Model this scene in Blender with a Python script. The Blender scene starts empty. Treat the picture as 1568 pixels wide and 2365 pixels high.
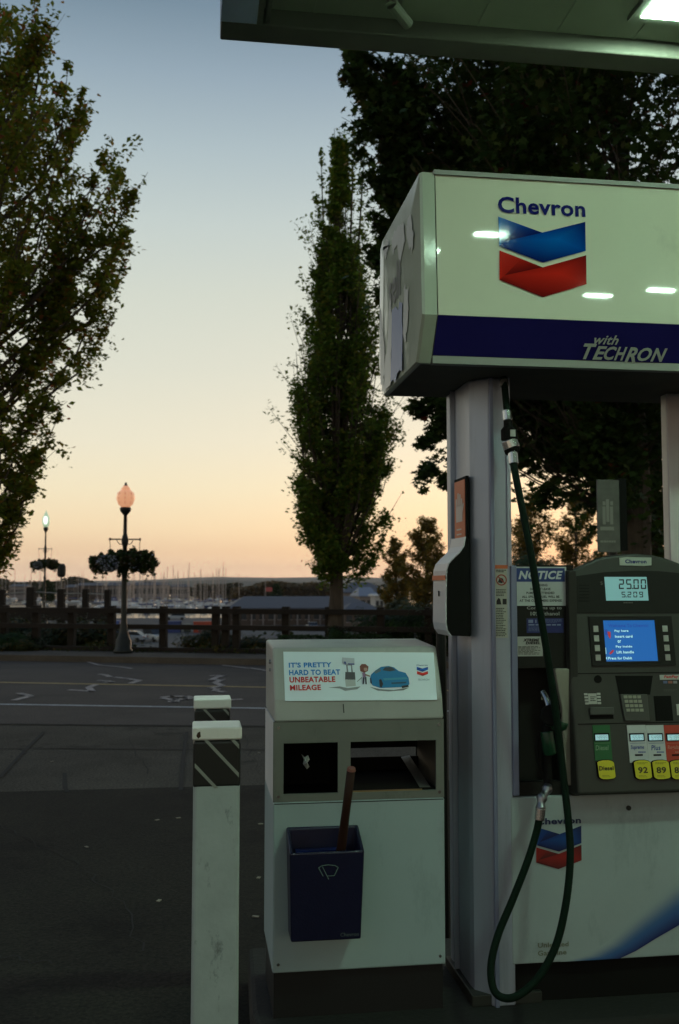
import bpy, bmesh, math, random
import numpy as np
from mathutils import Vector, Matrix
random.seed(7)
S = bpy.context.scene
COL = S.collection
R = math.radians

# ------------------------------------------------------------------ camera
YAW, PITCH, H = R(8.2), R(4.2), 1.65
FPX = 2299.0                      # focal length in the 1568 x 2365 measuring grid
cd = bpy.data.cameras.new('camera')
cam = bpy.data.objects.new('camera', cd); COL.objects.link(cam)
cd.sensor_fit = 'VERTICAL'; cd.sensor_height = 36.0; cd.lens = 36.0*FPX/2365.0
cam.location = (0, 0, H); cam.rotation_euler = (R(90)+PITCH, 0, -YAW)
cd.clip_start = 0.05; cd.clip_end = 30000
cd.dof.use_dof = True; cd.dof.focus_distance = 3.65; cd.dof.aperture_fstop = 5.0
S.camera = cam

# ------------------------------------------------------------------ sky, sun
def lin(c):
    return c/12.92 if c <= 0.04045 else ((c+0.055)/1.055)**2.4
def C(r, g, b):
    return (lin(r/255), lin(g/255), lin(b/255), 1)
SUN_AZ, SUN_EL = R(22), R(2.0)    # just ahead and to the right, very low
W = bpy.data.worlds.new("World"); S.world = W; W.use_nodes = True
nt = W.node_tree; N = nt.nodes; L = nt.links; N.clear()
out = N.new('ShaderNodeOutputWorld'); bg = N.new('ShaderNodeBackground')
sky = N.new('ShaderNodeTexSky'); sky.sky_type = 'NISHITA'; sky.sun_disc = False
sky.sun_elevation = SUN_EL; sky.sun_rotation = SUN_AZ
bg2 = N.new('ShaderNodeBackground'); bg2.inputs[1].default_value = 0.02
L.new(sky.outputs[0], bg2.inputs[0])
tc = N.new('ShaderNodeTexCoord'); sep = N.new('ShaderNodeSeparateXYZ')
L.new(tc.outputs['Generated'], sep.inputs[0])
asn = N.new('ShaderNodeMath'); asn.operation = 'ARCSINE'; L.new(sep.outputs[2], asn.inputs[0])
mr = N.new('ShaderNodeMapRange'); mr.inputs[1].default_value = 0; mr.inputs[2].default_value = R(90)
L.new(asn.outputs[0], mr.inputs[0])
cr = N.new('ShaderNodeValToRGB'); L.new(mr.outputs[0], cr.inputs[0])
stops = [(0.0, C(255,220,186)), (0.6, C(255,219,183)), (1.9, C(254,221,182)), (3.3, C(253,229,190)), (5.4, C(246,233,200)), (8.2, C(236,230,207)),
         (12.3, C(221,222,206)), (16.4, C(209,215,203)), (20.3, C(194,206,203)), (24.1, C(172,189,195)), (27.7, C(146,166,180)), (31.0, C(115,138,155)),
         (50, C(84,108,140)), (90, C(66,90,126))]
el = cr.color_ramp.elements
el[0].position = 0; el[0].color = stops[0][1]
el[1].position = 1; el[1].color = stops[-1][1]
K_ = 1.0/1.35
stops = [(a, c if a < 1 else tuple(v*K_ for v in c[:3])+(1,)) for a, c in stops]
el[1].color = stops[-1][1]
for a, c in stops[1:-1]:
    e = el.new(a/90.0); e.color = c
dt = N.new('ShaderNodeVectorMath'); dt.operation = 'DOT_PRODUCT'
L.new(tc.outputs['Generated'], dt.inputs[0]); dt.inputs[1].default_value = (math.sin(R(10)), math.cos(R(10)), 0)
m2 = N.new('ShaderNodeMapRange'); m2.inputs[1].default_value = -0.7; m2.inputs[2].default_value = 0.75
m2.inputs[3].default_value = 1.0; m2.inputs[4].default_value = 1.35
L.new(dt.outputs['Value'], m2.inputs[0])
L.new(cr.outputs[0], bg.inputs[0]); L.new(m2.outputs[0], bg.inputs[1])
ad = N.new('ShaderNodeAddShader'); L.new(bg.outputs[0], ad.inputs[0]); L.new(bg2.outputs[0], ad.inputs[1])
L.new(ad.outputs[0], out.inputs[0])
sd = bpy.data.lights.new('sun', 'SUN'); sun = bpy.data.objects.new('sun', sd); COL.objects.link(sun)
sd.energy = 0.5; sd.angle = R(10); sd.color = (1, 0.62, 0.36)
sdir = Vector((math.sin(SUN_AZ)*math.cos(SUN_EL), math.cos(SUN_AZ)*math.cos(SUN_EL), math.sin(SUN_EL)))
sun.rotation_euler = sdir.to_track_quat('Z', 'Y').to_euler()
S.view_settings.view_transform = 'Standard'; S.view_settings.look = 'None'
S.view_settings.exposure = 0; S.view_settings.gamma = 1
try: S.cycles.use_denoising = True
except Exception: pass
LAMP = 155.0

# ------------------------------------------------------------------ helpers
CF = Vector((math.sin(YAW)*math.cos(PITCH), math.cos(YAW)*math.cos(PITCH), math.sin(PITCH)))
CR = Vector((math.cos(YAW), -math.sin(YAW), 0)); CU = CR.cross(CF)
CO = Vector((0, 0, H))
def ray(x, y): return CF + CR*((x-784)/FPX) + CU*((1182.5-y)/FPX)
def P(x, y, Y):
    d = ray(x, y); return CO + d*(Y/d.y)
def G(x, y, z=0.0):
    d = ray(x, y); return CO + d*((z-H)/d.z)

class Pl:
    """a real flat face of a thing: origin o, axes u (right), v (up), n (towards the street side)"""
    def __init__(s, o, v=(0,0,1), u=(1,0,0)):
        s.o = Vector(o); s.u = Vector(u).normalized(); s.v = Vector(v).normalized(); s.n = s.u.cross(s.v)
    def uv(s, x, y):
        d = ray(x, y); t = (s.o-CO).dot(s.n)/d.dot(s.n); p = CO+d*t-s.o
        return p.dot(s.u), p.dot(s.v)
    def pt(s, u, v, w=0): return s.o+s.u*u+s.v*v+s.n*w
    def rc(s, x0, y0, x1, y1):
        ym = (y0+y1)/2; xm = (x0+x1)/2
        return s.uv(x0, ym)[0], s.uv(xm, y1)[1], s.uv(x1, ym)[0], s.uv(xm, y0)[1]
def slant(Yt, yt, Yb, yb, x=1400):
    a = P(x, yt, Yt); b = P(x, yb, Yb)
    return Pl((b.x, b.y, b.z), v=(0, a.y-b.y, a.z-b.z))

MATS = {}
def mat(name, col, rough=0.6, metal=0.0, var=0.0, scale=8.0, bump=0.0, bscale=60.0, emit=None, estr=0.0,
        spec=0.5, coat=0.0, rv=0.0, vcol=False, alpha=None, trans=0.0, stretch=None):
    if name in MATS: return MATS[name]
    m = bpy.data.materials.new(name); m.use_nodes = True; t = m.node_tree; b = t.nodes['Principled BSDF']
    I = b.inputs
    I['Base Color'].default_value = col; I['Roughness'].default_value = rough; I['Metallic'].default_value = metal
    I['Specular IOR Level'].default_value = spec
    if coat: I['Coat Weight'].default_value = coat; I['Coat Roughness'].default_value = 0.05
    if trans: I['Transmission Weight'].default_value = trans
    tcn = t.nodes.new('ShaderNodeTexCoord'); src = tcn.outputs['Object']
    if stretch:
        mp = t.nodes.new('ShaderNodeMapping'); mp.inputs['Scale'].default_value = stretch
        t.links.new(src, mp.inputs[0]); src = mp.outputs[0]
    if var or rv:
        nz = t.nodes.new('ShaderNodeTexNoise'); nz.inputs['Scale'].default_value = scale; nz.inputs['Detail'].default_value = 6
        nz.inputs['Roughness'].default_value = 0.62
        t.links.new(src, nz.inputs['Vector'])
        if var:
            r = t.nodes.new('ShaderNodeMapRange'); r.inputs[1].default_value = 0.25; r.inputs[2].default_value = 0.75
            r.inputs[3].default_value = 1-var; r.inputs[4].default_value = 1+var
            t.links.new(nz.outputs[0], r.inputs[0])
            mx = t.nodes.new('ShaderNodeVectorMath'); mx.operation = 'SCALE'; mx.inputs[0].default_value = col[:3]
            t.links.new(r.outputs[0], mx.inputs['Scale']); t.links.new(mx.outputs[0], I['Base Color'])
        if rv:
            r = t.nodes.new('ShaderNodeMapRange'); r.inputs[1].default_value = 0.3; r.inputs[2].default_value = 0.7
            r.inputs[3].default_value = max(0, rough-rv); r.inputs[4].default_value = rough+rv
            t.links.new(nz.outputs[0], r.inputs[0]); t.links.new(r.outputs[0], I['Roughness'])
    if vcol:
        a = t.nodes.new('ShaderNodeVertexColor'); a.layer_name = 'Col'; t.links.new(a.outputs[0], I['Base Color'])
    if bump:
        n2 = t.nodes.new('ShaderNodeTexNoise'); n2.inputs['Scale'].default_value = bscale; n2.inputs['Detail'].default_value = 4
        t.links.new(src, n2.inputs['Vector'])
        bp = t.nodes.new('ShaderNodeBump'); bp.inputs['Strength'].default_value = bump; bp.inputs['Distance'].default_value = 0.01
        t.links.new(n2.outputs[0], bp.inputs['Height']); t.links.new(bp.outputs[0], I['Normal'])
    if emit: I['Emission Color'].default_value = emit; I['Emission Strength'].default_value = estr
    m.diffuse_color = col; MATS[name] = m; return m

def scuff(m, lo=0.62, hi=0.70, dark=0.35, scale=5.0, stretch=(1,1,0.35)):
    t = m.node_tree; b = t.nodes['Principled BSDF']; I = b.inputs['Base Color']
    tcn = t.nodes.new('ShaderNodeTexCoord'); mp = t.nodes.new('ShaderNodeMapping'); mp.inputs['Scale'].default_value = stretch; mp.inputs['Location'].default_value = (3.1,1.7,0.4)
    nz = t.nodes.new('ShaderNodeTexNoise'); nz.inputs['Scale'].default_value = scale; nz.inputs['Detail'].default_value = 9; nz.inputs['Roughness'].default_value = 0.72
    t.links.new(tcn.outputs['Object'], mp.inputs[0]); t.links.new(mp.outputs[0], nz.inputs['Vector'])
    r = t.nodes.new('ShaderNodeMapRange'); r.inputs[1].default_value = lo; r.inputs[2].default_value = hi; r.inputs[3].default_value = 1; r.inputs[4].default_value = dark
    t.links.new(nz.outputs[0], r.inputs[0])
    sc = t.nodes.new('ShaderNodeVectorMath'); sc.operation = 'SCALE'
    if I.is_linked: t.links.new(I.links[0].from_socket, sc.inputs[0])
    else: sc.inputs[0].default_value = tuple(I.default_value)[:3]
    t.links.new(r.outputs[0], sc.inputs['Scale']); t.links.new(sc.outputs[0], I); return m
def g(v): return (v, v, v, 1)
white   = mat('white_enamel', (0.33,0.42,0.42,1), 0.45, var=0.05, scale=3, bump=0.02, bscale=40)
whitep  = mat('white_powdercoat', (0.70,0.70,0.68,1), 0.5, var=0.06, scale=5, bump=0.05, bscale=90)
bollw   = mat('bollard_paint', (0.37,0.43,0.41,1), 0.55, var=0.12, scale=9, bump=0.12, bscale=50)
greyg   = mat('grey_green_steel', (0.16,0.17,0.145,1), 0.5, var=0.1, scale=6, bump=0.03)
hoodm   = mat('pale_grey_hood', (0.36,0.37,0.34,1), 0.45, var=0.08, scale=5, bump=0.03)
dark    = mat('black_plastic', (0.006,0.006,0.005,1), 0.75, spec=0.15)
rubb    = mat('black_rubber', (0.01,0.01,0.01,1), 0.45)
dark2   = mat('charcoal_plastic', (0.013,0.0125,0.010,1), 0.6, var=0.1, bump=0.05, bscale=200, spec=0.25)
dark3   = mat('dark_grey_plastic', (0.026,0.027,0.022,1), 0.55, var=0.1, bump=0.05, bscale=200, spec=0.3)
midg    = mat('mid_grey_plastic', (0.06,0.065,0.055,1), 0.5, var=0.08)
lightg  = mat('light_grey_key', (0.45,0.46,0.42,1), 0.5)
beige   = mat('beige_plastic', (0.26,0.25,0.20,1), 0.6, var=0.08)
alum    = mat('brushed_aluminium_paint', (0.38,0.42,0.50,1), 0.4, metal=0.5, var=0.08, scale=3, rv=0.06, stretch=(4,4,0.3))
steel   = mat('bright_steel', (0.6,0.6,0.6,1), 0.25, metal=1, var=0.1, scale=30)
signw   = mat('sign_face_acrylic', (0.74,0.76,0.60,1), 0.03, var=0.07, scale=1.3, spec=0.5)
signs   = mat('sign_shell_acrylic', (0.50,0.56,0.45,1), 0.10, var=0.12, scale=5, bump=0.3, bscale=4, spec=0.5, stretch=(1,1,0.35))
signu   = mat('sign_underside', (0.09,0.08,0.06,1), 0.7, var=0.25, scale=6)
navy    = mat('navy_acrylic', (0.022,0.018,0.15,1), 0.12, var=0.1, scale=4)
signt   = mat('sign_lettering_navy', (0.006,0.009,0.15,1), 0.08, spec=0.3)
vc      = mat('printed_vinyl', (1,1,1,1), 0.06, vcol=True, spec=0.4)
vcm     = mat('printed_paper', (1,1,1,1), 0.6, vcol=True)
blackp  = mat('black_print', (0.012,0.012,0.012,1), 0.5)
whitet  = mat('white_print', (0.75,0.75,0.72,1), 0.5)
offt    = mat('pale_lettering', (0.55,0.60,0.55,1), 0.4)
blue    = mat('bucket_blue', (0.007,0.008,0.032,1), 0.38, var=0.12, scale=12, bump=0.08, bscale=150)
bluei   = mat('blue_print', (0.02,0.05,0.26,1), 0.4)
cyan    = mat('cyan_print', (0.0,0.22,0.62,1), 0.5)
red     = mat('red_print', (0.60,0.02,0.02,1), 0.5)
posterm = mat('poster_paper', (0.76,0.86,0.92,1), 0.45)
brown   = mat('squeegee_handle_plastic', (0.028,0.010,0.005,1), 0.6, var=0.15, scale=14, spec=0.25)
orange  = mat('orange_label', (0.62,0.16,0.06,1), 0.5, var=0.05)
hosem   = mat('green_rubber', (0.0025,0.013,0.006,1), 0.7, spec=0.15, var=0.2, scale=20, bump=0.08, bscale=200)
greenp  = mat('green_grip', (0.006,0.05,0.02,1), 0.4)
yellow  = mat('yellow_octane_label', (0.62,0.56,0.02,1), 0.5)
greenl  = mat('green_label', (0.01,0.11,0.03,1), 0.5)
redl    = mat('red_label', (0.45,0.045,0.02,1), 0.5)
paleg   = mat('pale_label', (0.50,0.53,0.52,1), 0.5)
lcd     = mat('lcd_backlit', (0.2,0.3,0.3,1), 0.4, emit=(0.15,0.38,0.38,1), estr=0.6)
lcds    = mat('small_lcd_backlit', (0.2,0.3,0.3,1), 0.4, emit=(0.30,0.56,0.58,1), estr=0.7)
scrm    = mat('screen_backlit_blue', (0.005,0.02,0.08,1), 0.3, emit=(0.008,0.125,0.42,1), estr=0.85)
scrt    = mat('screen_lettering', (0.3,0.5,0.5,1), 0.3, emit=(0.42,0.75,0.75,1), estr=0.75)
scrd    = mat('screen_dark_lettering', (0.01,0.03,0.15,1), 0.3, emit=(0.015,0.06,0.3,1), estr=0.8)
wood    = mat('weathered_timber', (0.024,0.016,0.010,1), 0.9, var=0.3, scale=4, bump=0.3, bscale=12)
iron    = mat('black_green_iron', (0.012,0.016,0.013,1), 0.45, var=0.1)
bark    = mat('bark', (0.085,0.062,0.042,1), 0.9, var=0.35, scale=7, bump=0.6, bscale=18, stretch=(3,3,0.6))
ceilm   = mat('canopy_ceiling_metal', (0.21,0.215,0.17,1), 0.55, var=0.12, scale=2)
fascm   = mat('canopy_fascia_metal', (0.12,0.112,0.09,1), 0.55, var=0.15, scale=3)
fascb   = mat('canopy_fascia_blue', (0.5,0.55,0.8,1), 0.45, var=0.05)

scuff(white, 0.56, 0.72, 0.72, 3.5); scuff(bollw, 0.60, 0.68, 0.45, 9, (1,1,.5)); scuff(whitep, 0.58, 0.7, 0.7, 4); scuff(greyg, 0.55, 0.7, 0.6, 4); scuff(hoodm, 0.56, 0.70, 0.75, 4); scuff(alum, 0.55, 0.72, 0.7, 4, (2,2,.2)); scuff(signw, 0.60, 0.74, 0.82, 2.2, (1,1,.6))
def asphalt(name, c1, c2, scale, speck):
    m = bpy.data.materials.new(name); m.use_nodes = True; t = m.node_tree; b = t.nodes['Principled BSDF']
    b.inputs['Roughness'].default_value = 0.85; b.inputs['Specular IOR Level'].default_value = 0.2
    tcn = t.nodes.new('ShaderNodeTexCoord')
    n1 = t.nodes.new('ShaderNodeTexNoise'); n1.inputs['Scale'].default_value = scale; n1.inputs['Detail'].default_value = 8; n1.inputs['Roughness'].default_value = 0.7
    n2 = t.nodes.new('ShaderNodeTexNoise'); n2.inputs['Scale'].default_value = 48; n2.inputs['Detail'].default_value = 5; n2.inputs['Roughness'].default_value = 0.75
    v = t.nodes.new('ShaderNodeTexVoronoi'); v.inputs['Scale'].default_value = 55
    for n in (n1, n2, v): t.links.new(tcn.outputs['Object'], n.inputs['Vector'])
    r = t.nodes.new('ShaderNodeValToRGB'); r.color_ramp.elements[0].position = 0.3; r.color_ramp.elements[1].position = 0.7
    r.color_ramp.elements[0].color = c1; r.color_ramp.elements[1].color = c2
    t.links.new(n1.outputs[0], r.inputs[0])
    sp = t.nodes.new('ShaderNodeMapRange'); sp.inputs[1].default_value = 0.35; sp.inputs[2].default_value = 0.75
    sp.inputs[3].default_value = 1-speck; sp.inputs[4].default_value = 1+speck; t.links.new(n2.outputs[0], sp.inputs[0])
    sc = t.nodes.new('ShaderNodeVectorMath'); sc.operation = 'SCALE'; t.links.new(r.outputs[0], sc.inputs[0]); t.links.new(sp.outputs[0], sc.inputs['Scale'])
    # rare light aggregate chips
    ch = t.nodes.new('ShaderNodeMapRange'); ch.inputs[1].default_value = 0.03; ch.inputs[2].default_value = 0.12
    ch.inputs[3].default_value = 0.06; ch.inputs[4].default_value = 0.0; t.links.new(v.outputs['Distance'], ch.inputs[0])
    a2 = t.nodes.new('ShaderNodeVectorMath'); a2.operation = 'ADD'; t.links.new(sc.outputs[0], a2.inputs[0]); t.links.new(ch.outputs[0], a2.inputs[1])
    t.links.new(a2.outputs[0], b.inputs['Base Color'])
    bp = t.nodes.new('ShaderNodeBump'); bp.inputs['Strength'].default_value = 0.5; bp.inputs['Distance'].default_value = 0.01
    t.links.new(n2.outputs[0], bp.inputs['Height']); t.links.new(bp.outputs[0], b.inputs['Normal'])
    MATS[name] = m; return m
road_m = scuff(asphalt('road_asphalt', (0.105,0.084,0.070,1), (0.155,0.125,0.105,1), 0.6, 0.6), 0.52, 0.68, 0.6, 0.5, (0.4,1.2,1))
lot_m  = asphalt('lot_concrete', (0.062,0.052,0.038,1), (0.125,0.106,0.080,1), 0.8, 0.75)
lotd_m = asphalt('shade_painted_asphalt', (0.010,0.009,0.006,1), (0.026,0.0235,0.015,1), 1.1, 0.8)  # near asphalt, with the canopy's shadow painted into its darker tone
walk_m = asphalt('sidewalk_concrete', (0.11,0.09,0.07,1), (0.17,0.14,0.11,1), 1.2, 0.3)

scuff(lot_m, 0.55, 0.62, 0.5, 0.9, (1,1,1)); scuff(lotd_m, 0.56, 0.64, 0.4, 1.6, (1,1,1))
def leafmat(name, ramp, transl=0.35, rough=0.55):
    m = bpy.data.materials.new(name); m.use_nodes = True; t = m.node_tree; b = t.nodes['Principled BSDF']
    b.inputs['Roughness'].default_value = rough; b.inputs['Specular IOR Level'].default_value = 0.3
    ge = t.nodes.new('ShaderNodeNewGeometry'); r = t.nodes.new('ShaderNodeValToRGB')
    t.links.new(ge.outputs['Random Per Island'], r.inputs[0]); e = r.color_ramp.elements
    e[0].position = ramp[0][0]; e[0].color = ramp[0][1]; e[1].position = ramp[-1][0]; e[1].color = ramp[-1][1]
    for p, c in ramp[1:-1]: q = e.new(p); q.color = c
    t.links.new(r.outputs[0], b.inputs['Base Color'])
    tr = t.nodes.new('ShaderNodeBsdfTranslucent'); t.links.new(r.outputs[0], tr.inputs[0])
    mx = t.nodes.new('ShaderNodeMixShader'); mx.inputs[0].default_value = transl
    o = t.nodes['Material Output']; t.links.new(b.outputs[0], mx.inputs[1]); t.links.new(tr.outputs[0], mx.inputs[2]); t.links.new(mx.outputs[0], o.inputs[0])
    MATS[name] = m; return m
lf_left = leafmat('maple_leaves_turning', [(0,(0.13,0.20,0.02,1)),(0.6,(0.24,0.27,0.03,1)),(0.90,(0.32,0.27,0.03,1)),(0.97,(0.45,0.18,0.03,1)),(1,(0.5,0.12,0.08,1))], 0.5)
lf_mid  = leafmat('hornbeam_leaves', [(0,(0.10,0.19,0.02,1)),(0.7,(0.18,0.26,0.03,1)),(1,(0.30,0.26,0.04,1))], 0.5)
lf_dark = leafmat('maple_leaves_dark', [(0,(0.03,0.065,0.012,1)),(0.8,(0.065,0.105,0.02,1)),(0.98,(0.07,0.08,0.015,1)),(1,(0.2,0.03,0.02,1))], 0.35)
lf_aut  = leafmat('autumn_leaves', [(0,(0.12,0.12,0.02,1)),(0.5,(0.24,0.18,0.03,1)),(1,(0.36,0.2,0.03,1))], 0.5)
lf_bush = leafmat('shrub_leaves', [(0,(0.02,0.045,0.01,1)),(1,(0.045,0.085,0.015,1))], 0.25)
lf_brush = leafmat('brush_leaves', [(0,(0.025,0.045,0.01,1)),(0.7,(0.06,0.07,0.015,1)),(1,(0.16,0.10,0.02,1))], 0.3)
lf_bask = leafmat('basket_leaves', [(0,(0.03,0.07,0.02,1)),(0.7,(0.09,0.13,0.03,1)),(0.92,(0.2,0.13,0.06,1)),(1,(0.35,0.2,0.14,1))], 0.35)
petal   = leafmat('pale_petals', [(0,(0.45,0.47,0.55,1)),(1,(0.75,0.75,0.78,1))], 0.3)

class MB:
    def __init__(s): s.v = []; s.f = []; s.c = []; s.hasc = False
    def add(s, vs, fs, cols=None):
        b = len(s.v); s.v += [tuple(v) for v in vs]
        for i, f in enumerate(fs):
            s.f.append(tuple(b+k for k in f))
            if cols is not None: s.hasc = True
            s.c.append(None if cols is None else (cols[i] if isinstance(cols, list) else cols))
        return s
    def hexa(s, p, col=None):       # p: 4 bottom (ccw), 4 top
        return s.add(p, [(3,2,1,0),(4,5,6,7),(0,1,5,4),(1,2,6,5),(2,3,7,6),(3,0,4,7)], col)
    def box(s, x0, y0, z0, x1, y1, z1, col=None):
        return s.hexa([(x0,y0,z0),(x1,y0,z0),(x1,y1,z0),(x0,y1,z0),(x0,y0,z1),(x1,y0,z1),(x1,y1,z1),(x0,y1,z1)], col)
    def rot_box(s, c, sx, sy, sz, rz, z0):
        ca, sa = math.cos(rz), math.sin(rz); q = []
        for z in (z0, z0+sz):
            for (a, b) in ((-1,-1),(1,-1),(1,1),(-1,1)):
                u, v = a*sx/2, b*sy/2; q.append((c[0]+u*ca-v*sa, c[1]+u*sa+v*ca, z))
        return s.hexa(q)
    def prect(s, pl, x0, y0, x1, y1, w0, w1, col=None):
        a, b, c, d = pl.rc(x0, y0, x1, y1); return s.uvbox(pl, a, b, c, d, w0, w1, col)
    def uvbox(s, pl, a, b, c, d, w0, w1, col=None):
        q = [pl.pt(a,b,w1),pl.pt(c,b,w1),pl.pt(c,b,w0),pl.pt(a,b,w0),pl.pt(a,d,w1),pl.pt(c,d,w1),pl.pt(c,d,w0),pl.pt(a,d,w0)]
        return s.hexa(q, col)
    def ppoly(s, pl, pts, w0, w1, col=None, px=True):
        uv = [pl.uv(*p) for p in pts] if px else pts
        ar = sum(uv[i][0]*uv[(i+1)%len(uv)][1]-uv[(i+1)%len(uv)][0]*uv[i][1] for i in range(len(uv)))
        if ar < 0: uv = uv[::-1]
        n = len(uv); vs = [pl.pt(u,v,w1) for u,v in uv]+[pl.pt(u,v,w0) for u,v in uv]
        fs = [tuple(range(n)), tuple(range(2*n-1, n-1, -1))]+[(i+n, (i+1)%n+n, (i+1)%n, i) for i in range(n)]
        return s.add(vs, fs, col)
    def prism_y(s, prof, y0, y1):    # prof: (x,z) list
        n = len(prof); ar = sum(prof[i][0]*prof[(i+1)%n][1]-prof[(i+1)%n][0]*prof[i][1] for i in range(n))
        if ar < 0: prof = prof[::-1]
        vs = [(x,y0,z) for x,z in prof]+[(x,y1,z) for x,z in prof]
        return s.add(vs, [tuple(range(n)), tuple(range(2*n-1,n-1,-1))]+[(i+n,(i+1)%n+n,(i+1)%n,i) for i in range(n)])
    def prism_x(s, prof, x0, x1):    # prof: (y,z)
        n = len(prof); ar = sum(prof[i][0]*prof[(i+1)%n][1]-prof[(i+1)%n][0]*prof[i][1] for i in range(n))
        if ar < 0: prof = prof[::-1]
        vs = [(x1,y,z) for y,z in prof]+[(x0,y,z) for y,z in prof]
        return s.add(vs, [tuple(range(n)), tuple(range(2*n-1,n-1,-1))]+[(i+n,(i+1)%n+n,(i+1)%n,i) for i in range(n)])
    def prism_z(s, prof, z0, z1):    # prof: (x,y)
        n = len(prof); ar = sum(prof[i][0]*prof[(i+1)%n][1]-prof[(i+1)%n][0]*prof[i][1] for i in range(n))
        if ar < 0: prof = prof[::-1]
        vs = [(x,y,z1) for x,y in prof]+[(x,y,z0) for x,y in prof]
        return s.add(vs, [tuple(range(n)), tuple(range(2*n-1,n-1,-1))]+[(i+n,(i+1)%n+n,(i+1)%n,i) for i in range(n)])
    def tube(s, pts, rad, n=12, caps=True):
        pts = [Vector(p) for p in pts]; m = len(pts)
        rr = rad if isinstance(rad, (list, tuple)) else [rad]*m
        t = [(pts[min(i+1,m-1)]-pts[max(i-1,0)]).normalized() for i in range(m)]
        a = Vector((0,0,1)) if abs(t[0].z) < 0.9 else Vector((1,0,0))
        u = t[0].cross(a).normalized(); vs = []; 
        for i in range(m):
            u = (u - t[i]*u.dot(t[i])).normalized(); w = t[i].cross(u)
            for k in range(n):
                an = 2*math.pi*k/n; vs.append(pts[i]+(u*math.cos(an)+w*math.sin(an))*rr[i])
        fs = [(i*n+k, i*n+(k+1)%n, (i+1)*n+(k+1)%n, (i+1)*n+k) for i in range(m-1) for k in range(n)]
        if caps: fs += [tuple(range(n-1,-1,-1)), tuple(range((m-1)*n, m*n))]
        return s.add(vs, fs)
    def lathe(s, prof, cx, cy, z0=0, n=20):   # prof: (r,z)
        return s.tube([(cx,cy,z0+z) for r,z in prof], [r for r,z in prof], n) if False else s._lathe(prof,cx,cy,z0,n)
    def _lathe(s, prof, cx, cy, z0, n):
        vs = []; m = len(prof)
        for r, z in prof:
            for k in range(n):
                a = 2*math.pi*k/n; vs.append((cx+r*math.cos(a), cy+r*math.sin(a), z0+z))
        fs = [(i*n+k, i*n+(k+1)%n, (i+1)*n+(k+1)%n, (i+1)*n+k) for i in range(m-1) for k in range(n)]
        fs += [tuple(range(n-1,-1,-1)), tuple(range((m-1)*n, m*n))]
        return s.add(vs, fs)
    def build(s, name, material, parent=None, bevel=0, smooth=False, seg=2, label=None):
        me = bpy.data.meshes.new(name); me.from_pydata(s.v, [], s.f); me.update()
        if s.hasc:
            ca = me.color_attributes.new('Col', 'FLOAT_COLOR', 'CORNER'); k = 0
            for fi, f in enumerate(s.f):
                c = s.c[fi] or (1,1,1,1)
                for j in range(len(f)):
                    cc = c[j] if isinstance(c[0], (tuple, list)) else c
                    ca.data[k].color = (cc[0],cc[1],cc[2],1); k += 1
        if smooth:
            for p in me.polygons: p.use_smooth = True
        me.materials.append(material)
        o = bpy.data.objects.new(name, me); COL.objects.link(o)
        if parent is not None:
            o.parent = parent; o.matrix_parent_inverse = Matrix.Translation(-parent.location) if parent.type == 'EMPTY' else Matrix.Identity(4)
        if bevel:
            b = o.modifiers.new('bevel', 'BEVEL'); b.width = bevel; b.segments = seg; b.limit_method = 'ANGLE'; b.angle_limit = R(40)
        if label: o['label'] = label
        return o

def tag(o, label=None, cat=None, group=None, kind=None):
    if label: o['label'] = label
    if cat: o['category'] = cat
    if group: o['group'] = group
    if kind: o['kind'] = kind
    return o
def thing(name, label, cat, loc=(0,0,0), group=None):
    o = bpy.data.objects.new(name, None); COL.objects.link(o); o.location = loc; o.empty_display_size = 0.1
    return tag(o, label, cat, group)
def struct(o, kind='structure'): o['kind'] = kind; return o
def copy_tree(o, parent=None):
    c = o.copy(); COL.objects.link(c); c.parent = parent
    for ch in list(o.children): copy_tree(ch, c)
    return c

FONT = {}
def glyphs(txt, bold=0.0, shear=0.0):
    key = (txt, bold, shear)
    if key in FONT: return FONT[key]
    cu = bpy.data.curves.new('tmp', 'FONT'); cu.body = txt; cu.size = 1; cu.offset = bold; cu.shear = shear; cu.resolution_u = 3
    cu.space_character = 1.0+bold*2
    ob = bpy.data.objects.new('tmp', cu); COL.objects.link(ob)
    dg = bpy.context.evaluated_depsgraph_get(); dg.update()
    me = bpy.data.meshes.new_from_object(ob.evaluated_get(dg))
    vs = [(v.co.x, v.co.y) for v in me.vertices]; fs = [tuple(p.vertices) for p in me.polygons]
    bpy.data.objects.remove(ob); bpy.data.curves.remove(cu); bpy.data.meshes.remove(me)
    x0 = min(v[0] for v in vs); x1 = max(v[0] for v in vs); y0 = min(v[1] for v in vs); y1 = max(v[1] for v in vs)
    FONT[key] = ([((a-x0)/(x1-x0), (b-y0)/(y1-y0)) for a, b in vs], fs); return FONT[key]
def text(mb, pl, txt, x0, y0, x1, y1, w, bold=0.0, shear=0.0, col=None, px=True):
    vs, fs = glyphs(txt, bold, shear)
    a, b, c, d = pl.rc(x0, y0, x1, y1) if px else (x0, y0, x1, y1)
    P3 = [pl.pt(a+u*(c-a), b+v*(d-b), w) for u, v in vs]
    return mb.add(P3, fs, col)
def bars(mb, pl, x0, y0, x1, y1, rows, w, fill=0.5, col=None, seed=1):
    """rows of print too small to read in the photograph"""
    rnd = random.Random(seed); h = (y1-y0)/rows
    for i in range(rows):
        x = x0; e = x1-(x1-x0)*rnd.uniform(0, 0.35)
        while x < e:
            l = rnd.uniform(0.06, 0.2)*(x1-x0); xe = min(x+l, e)
            a, b, c, d = pl.rc(x, y0+i*h, xe, y0+i*h+h*fill)
            mb.add([pl.pt(a,b,w),pl.pt(c,b,w),pl.pt(c,d,w),pl.pt(a,d,w)], [(0,1,2,3)], col); x = xe+0.03*(x1-x0)
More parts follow.
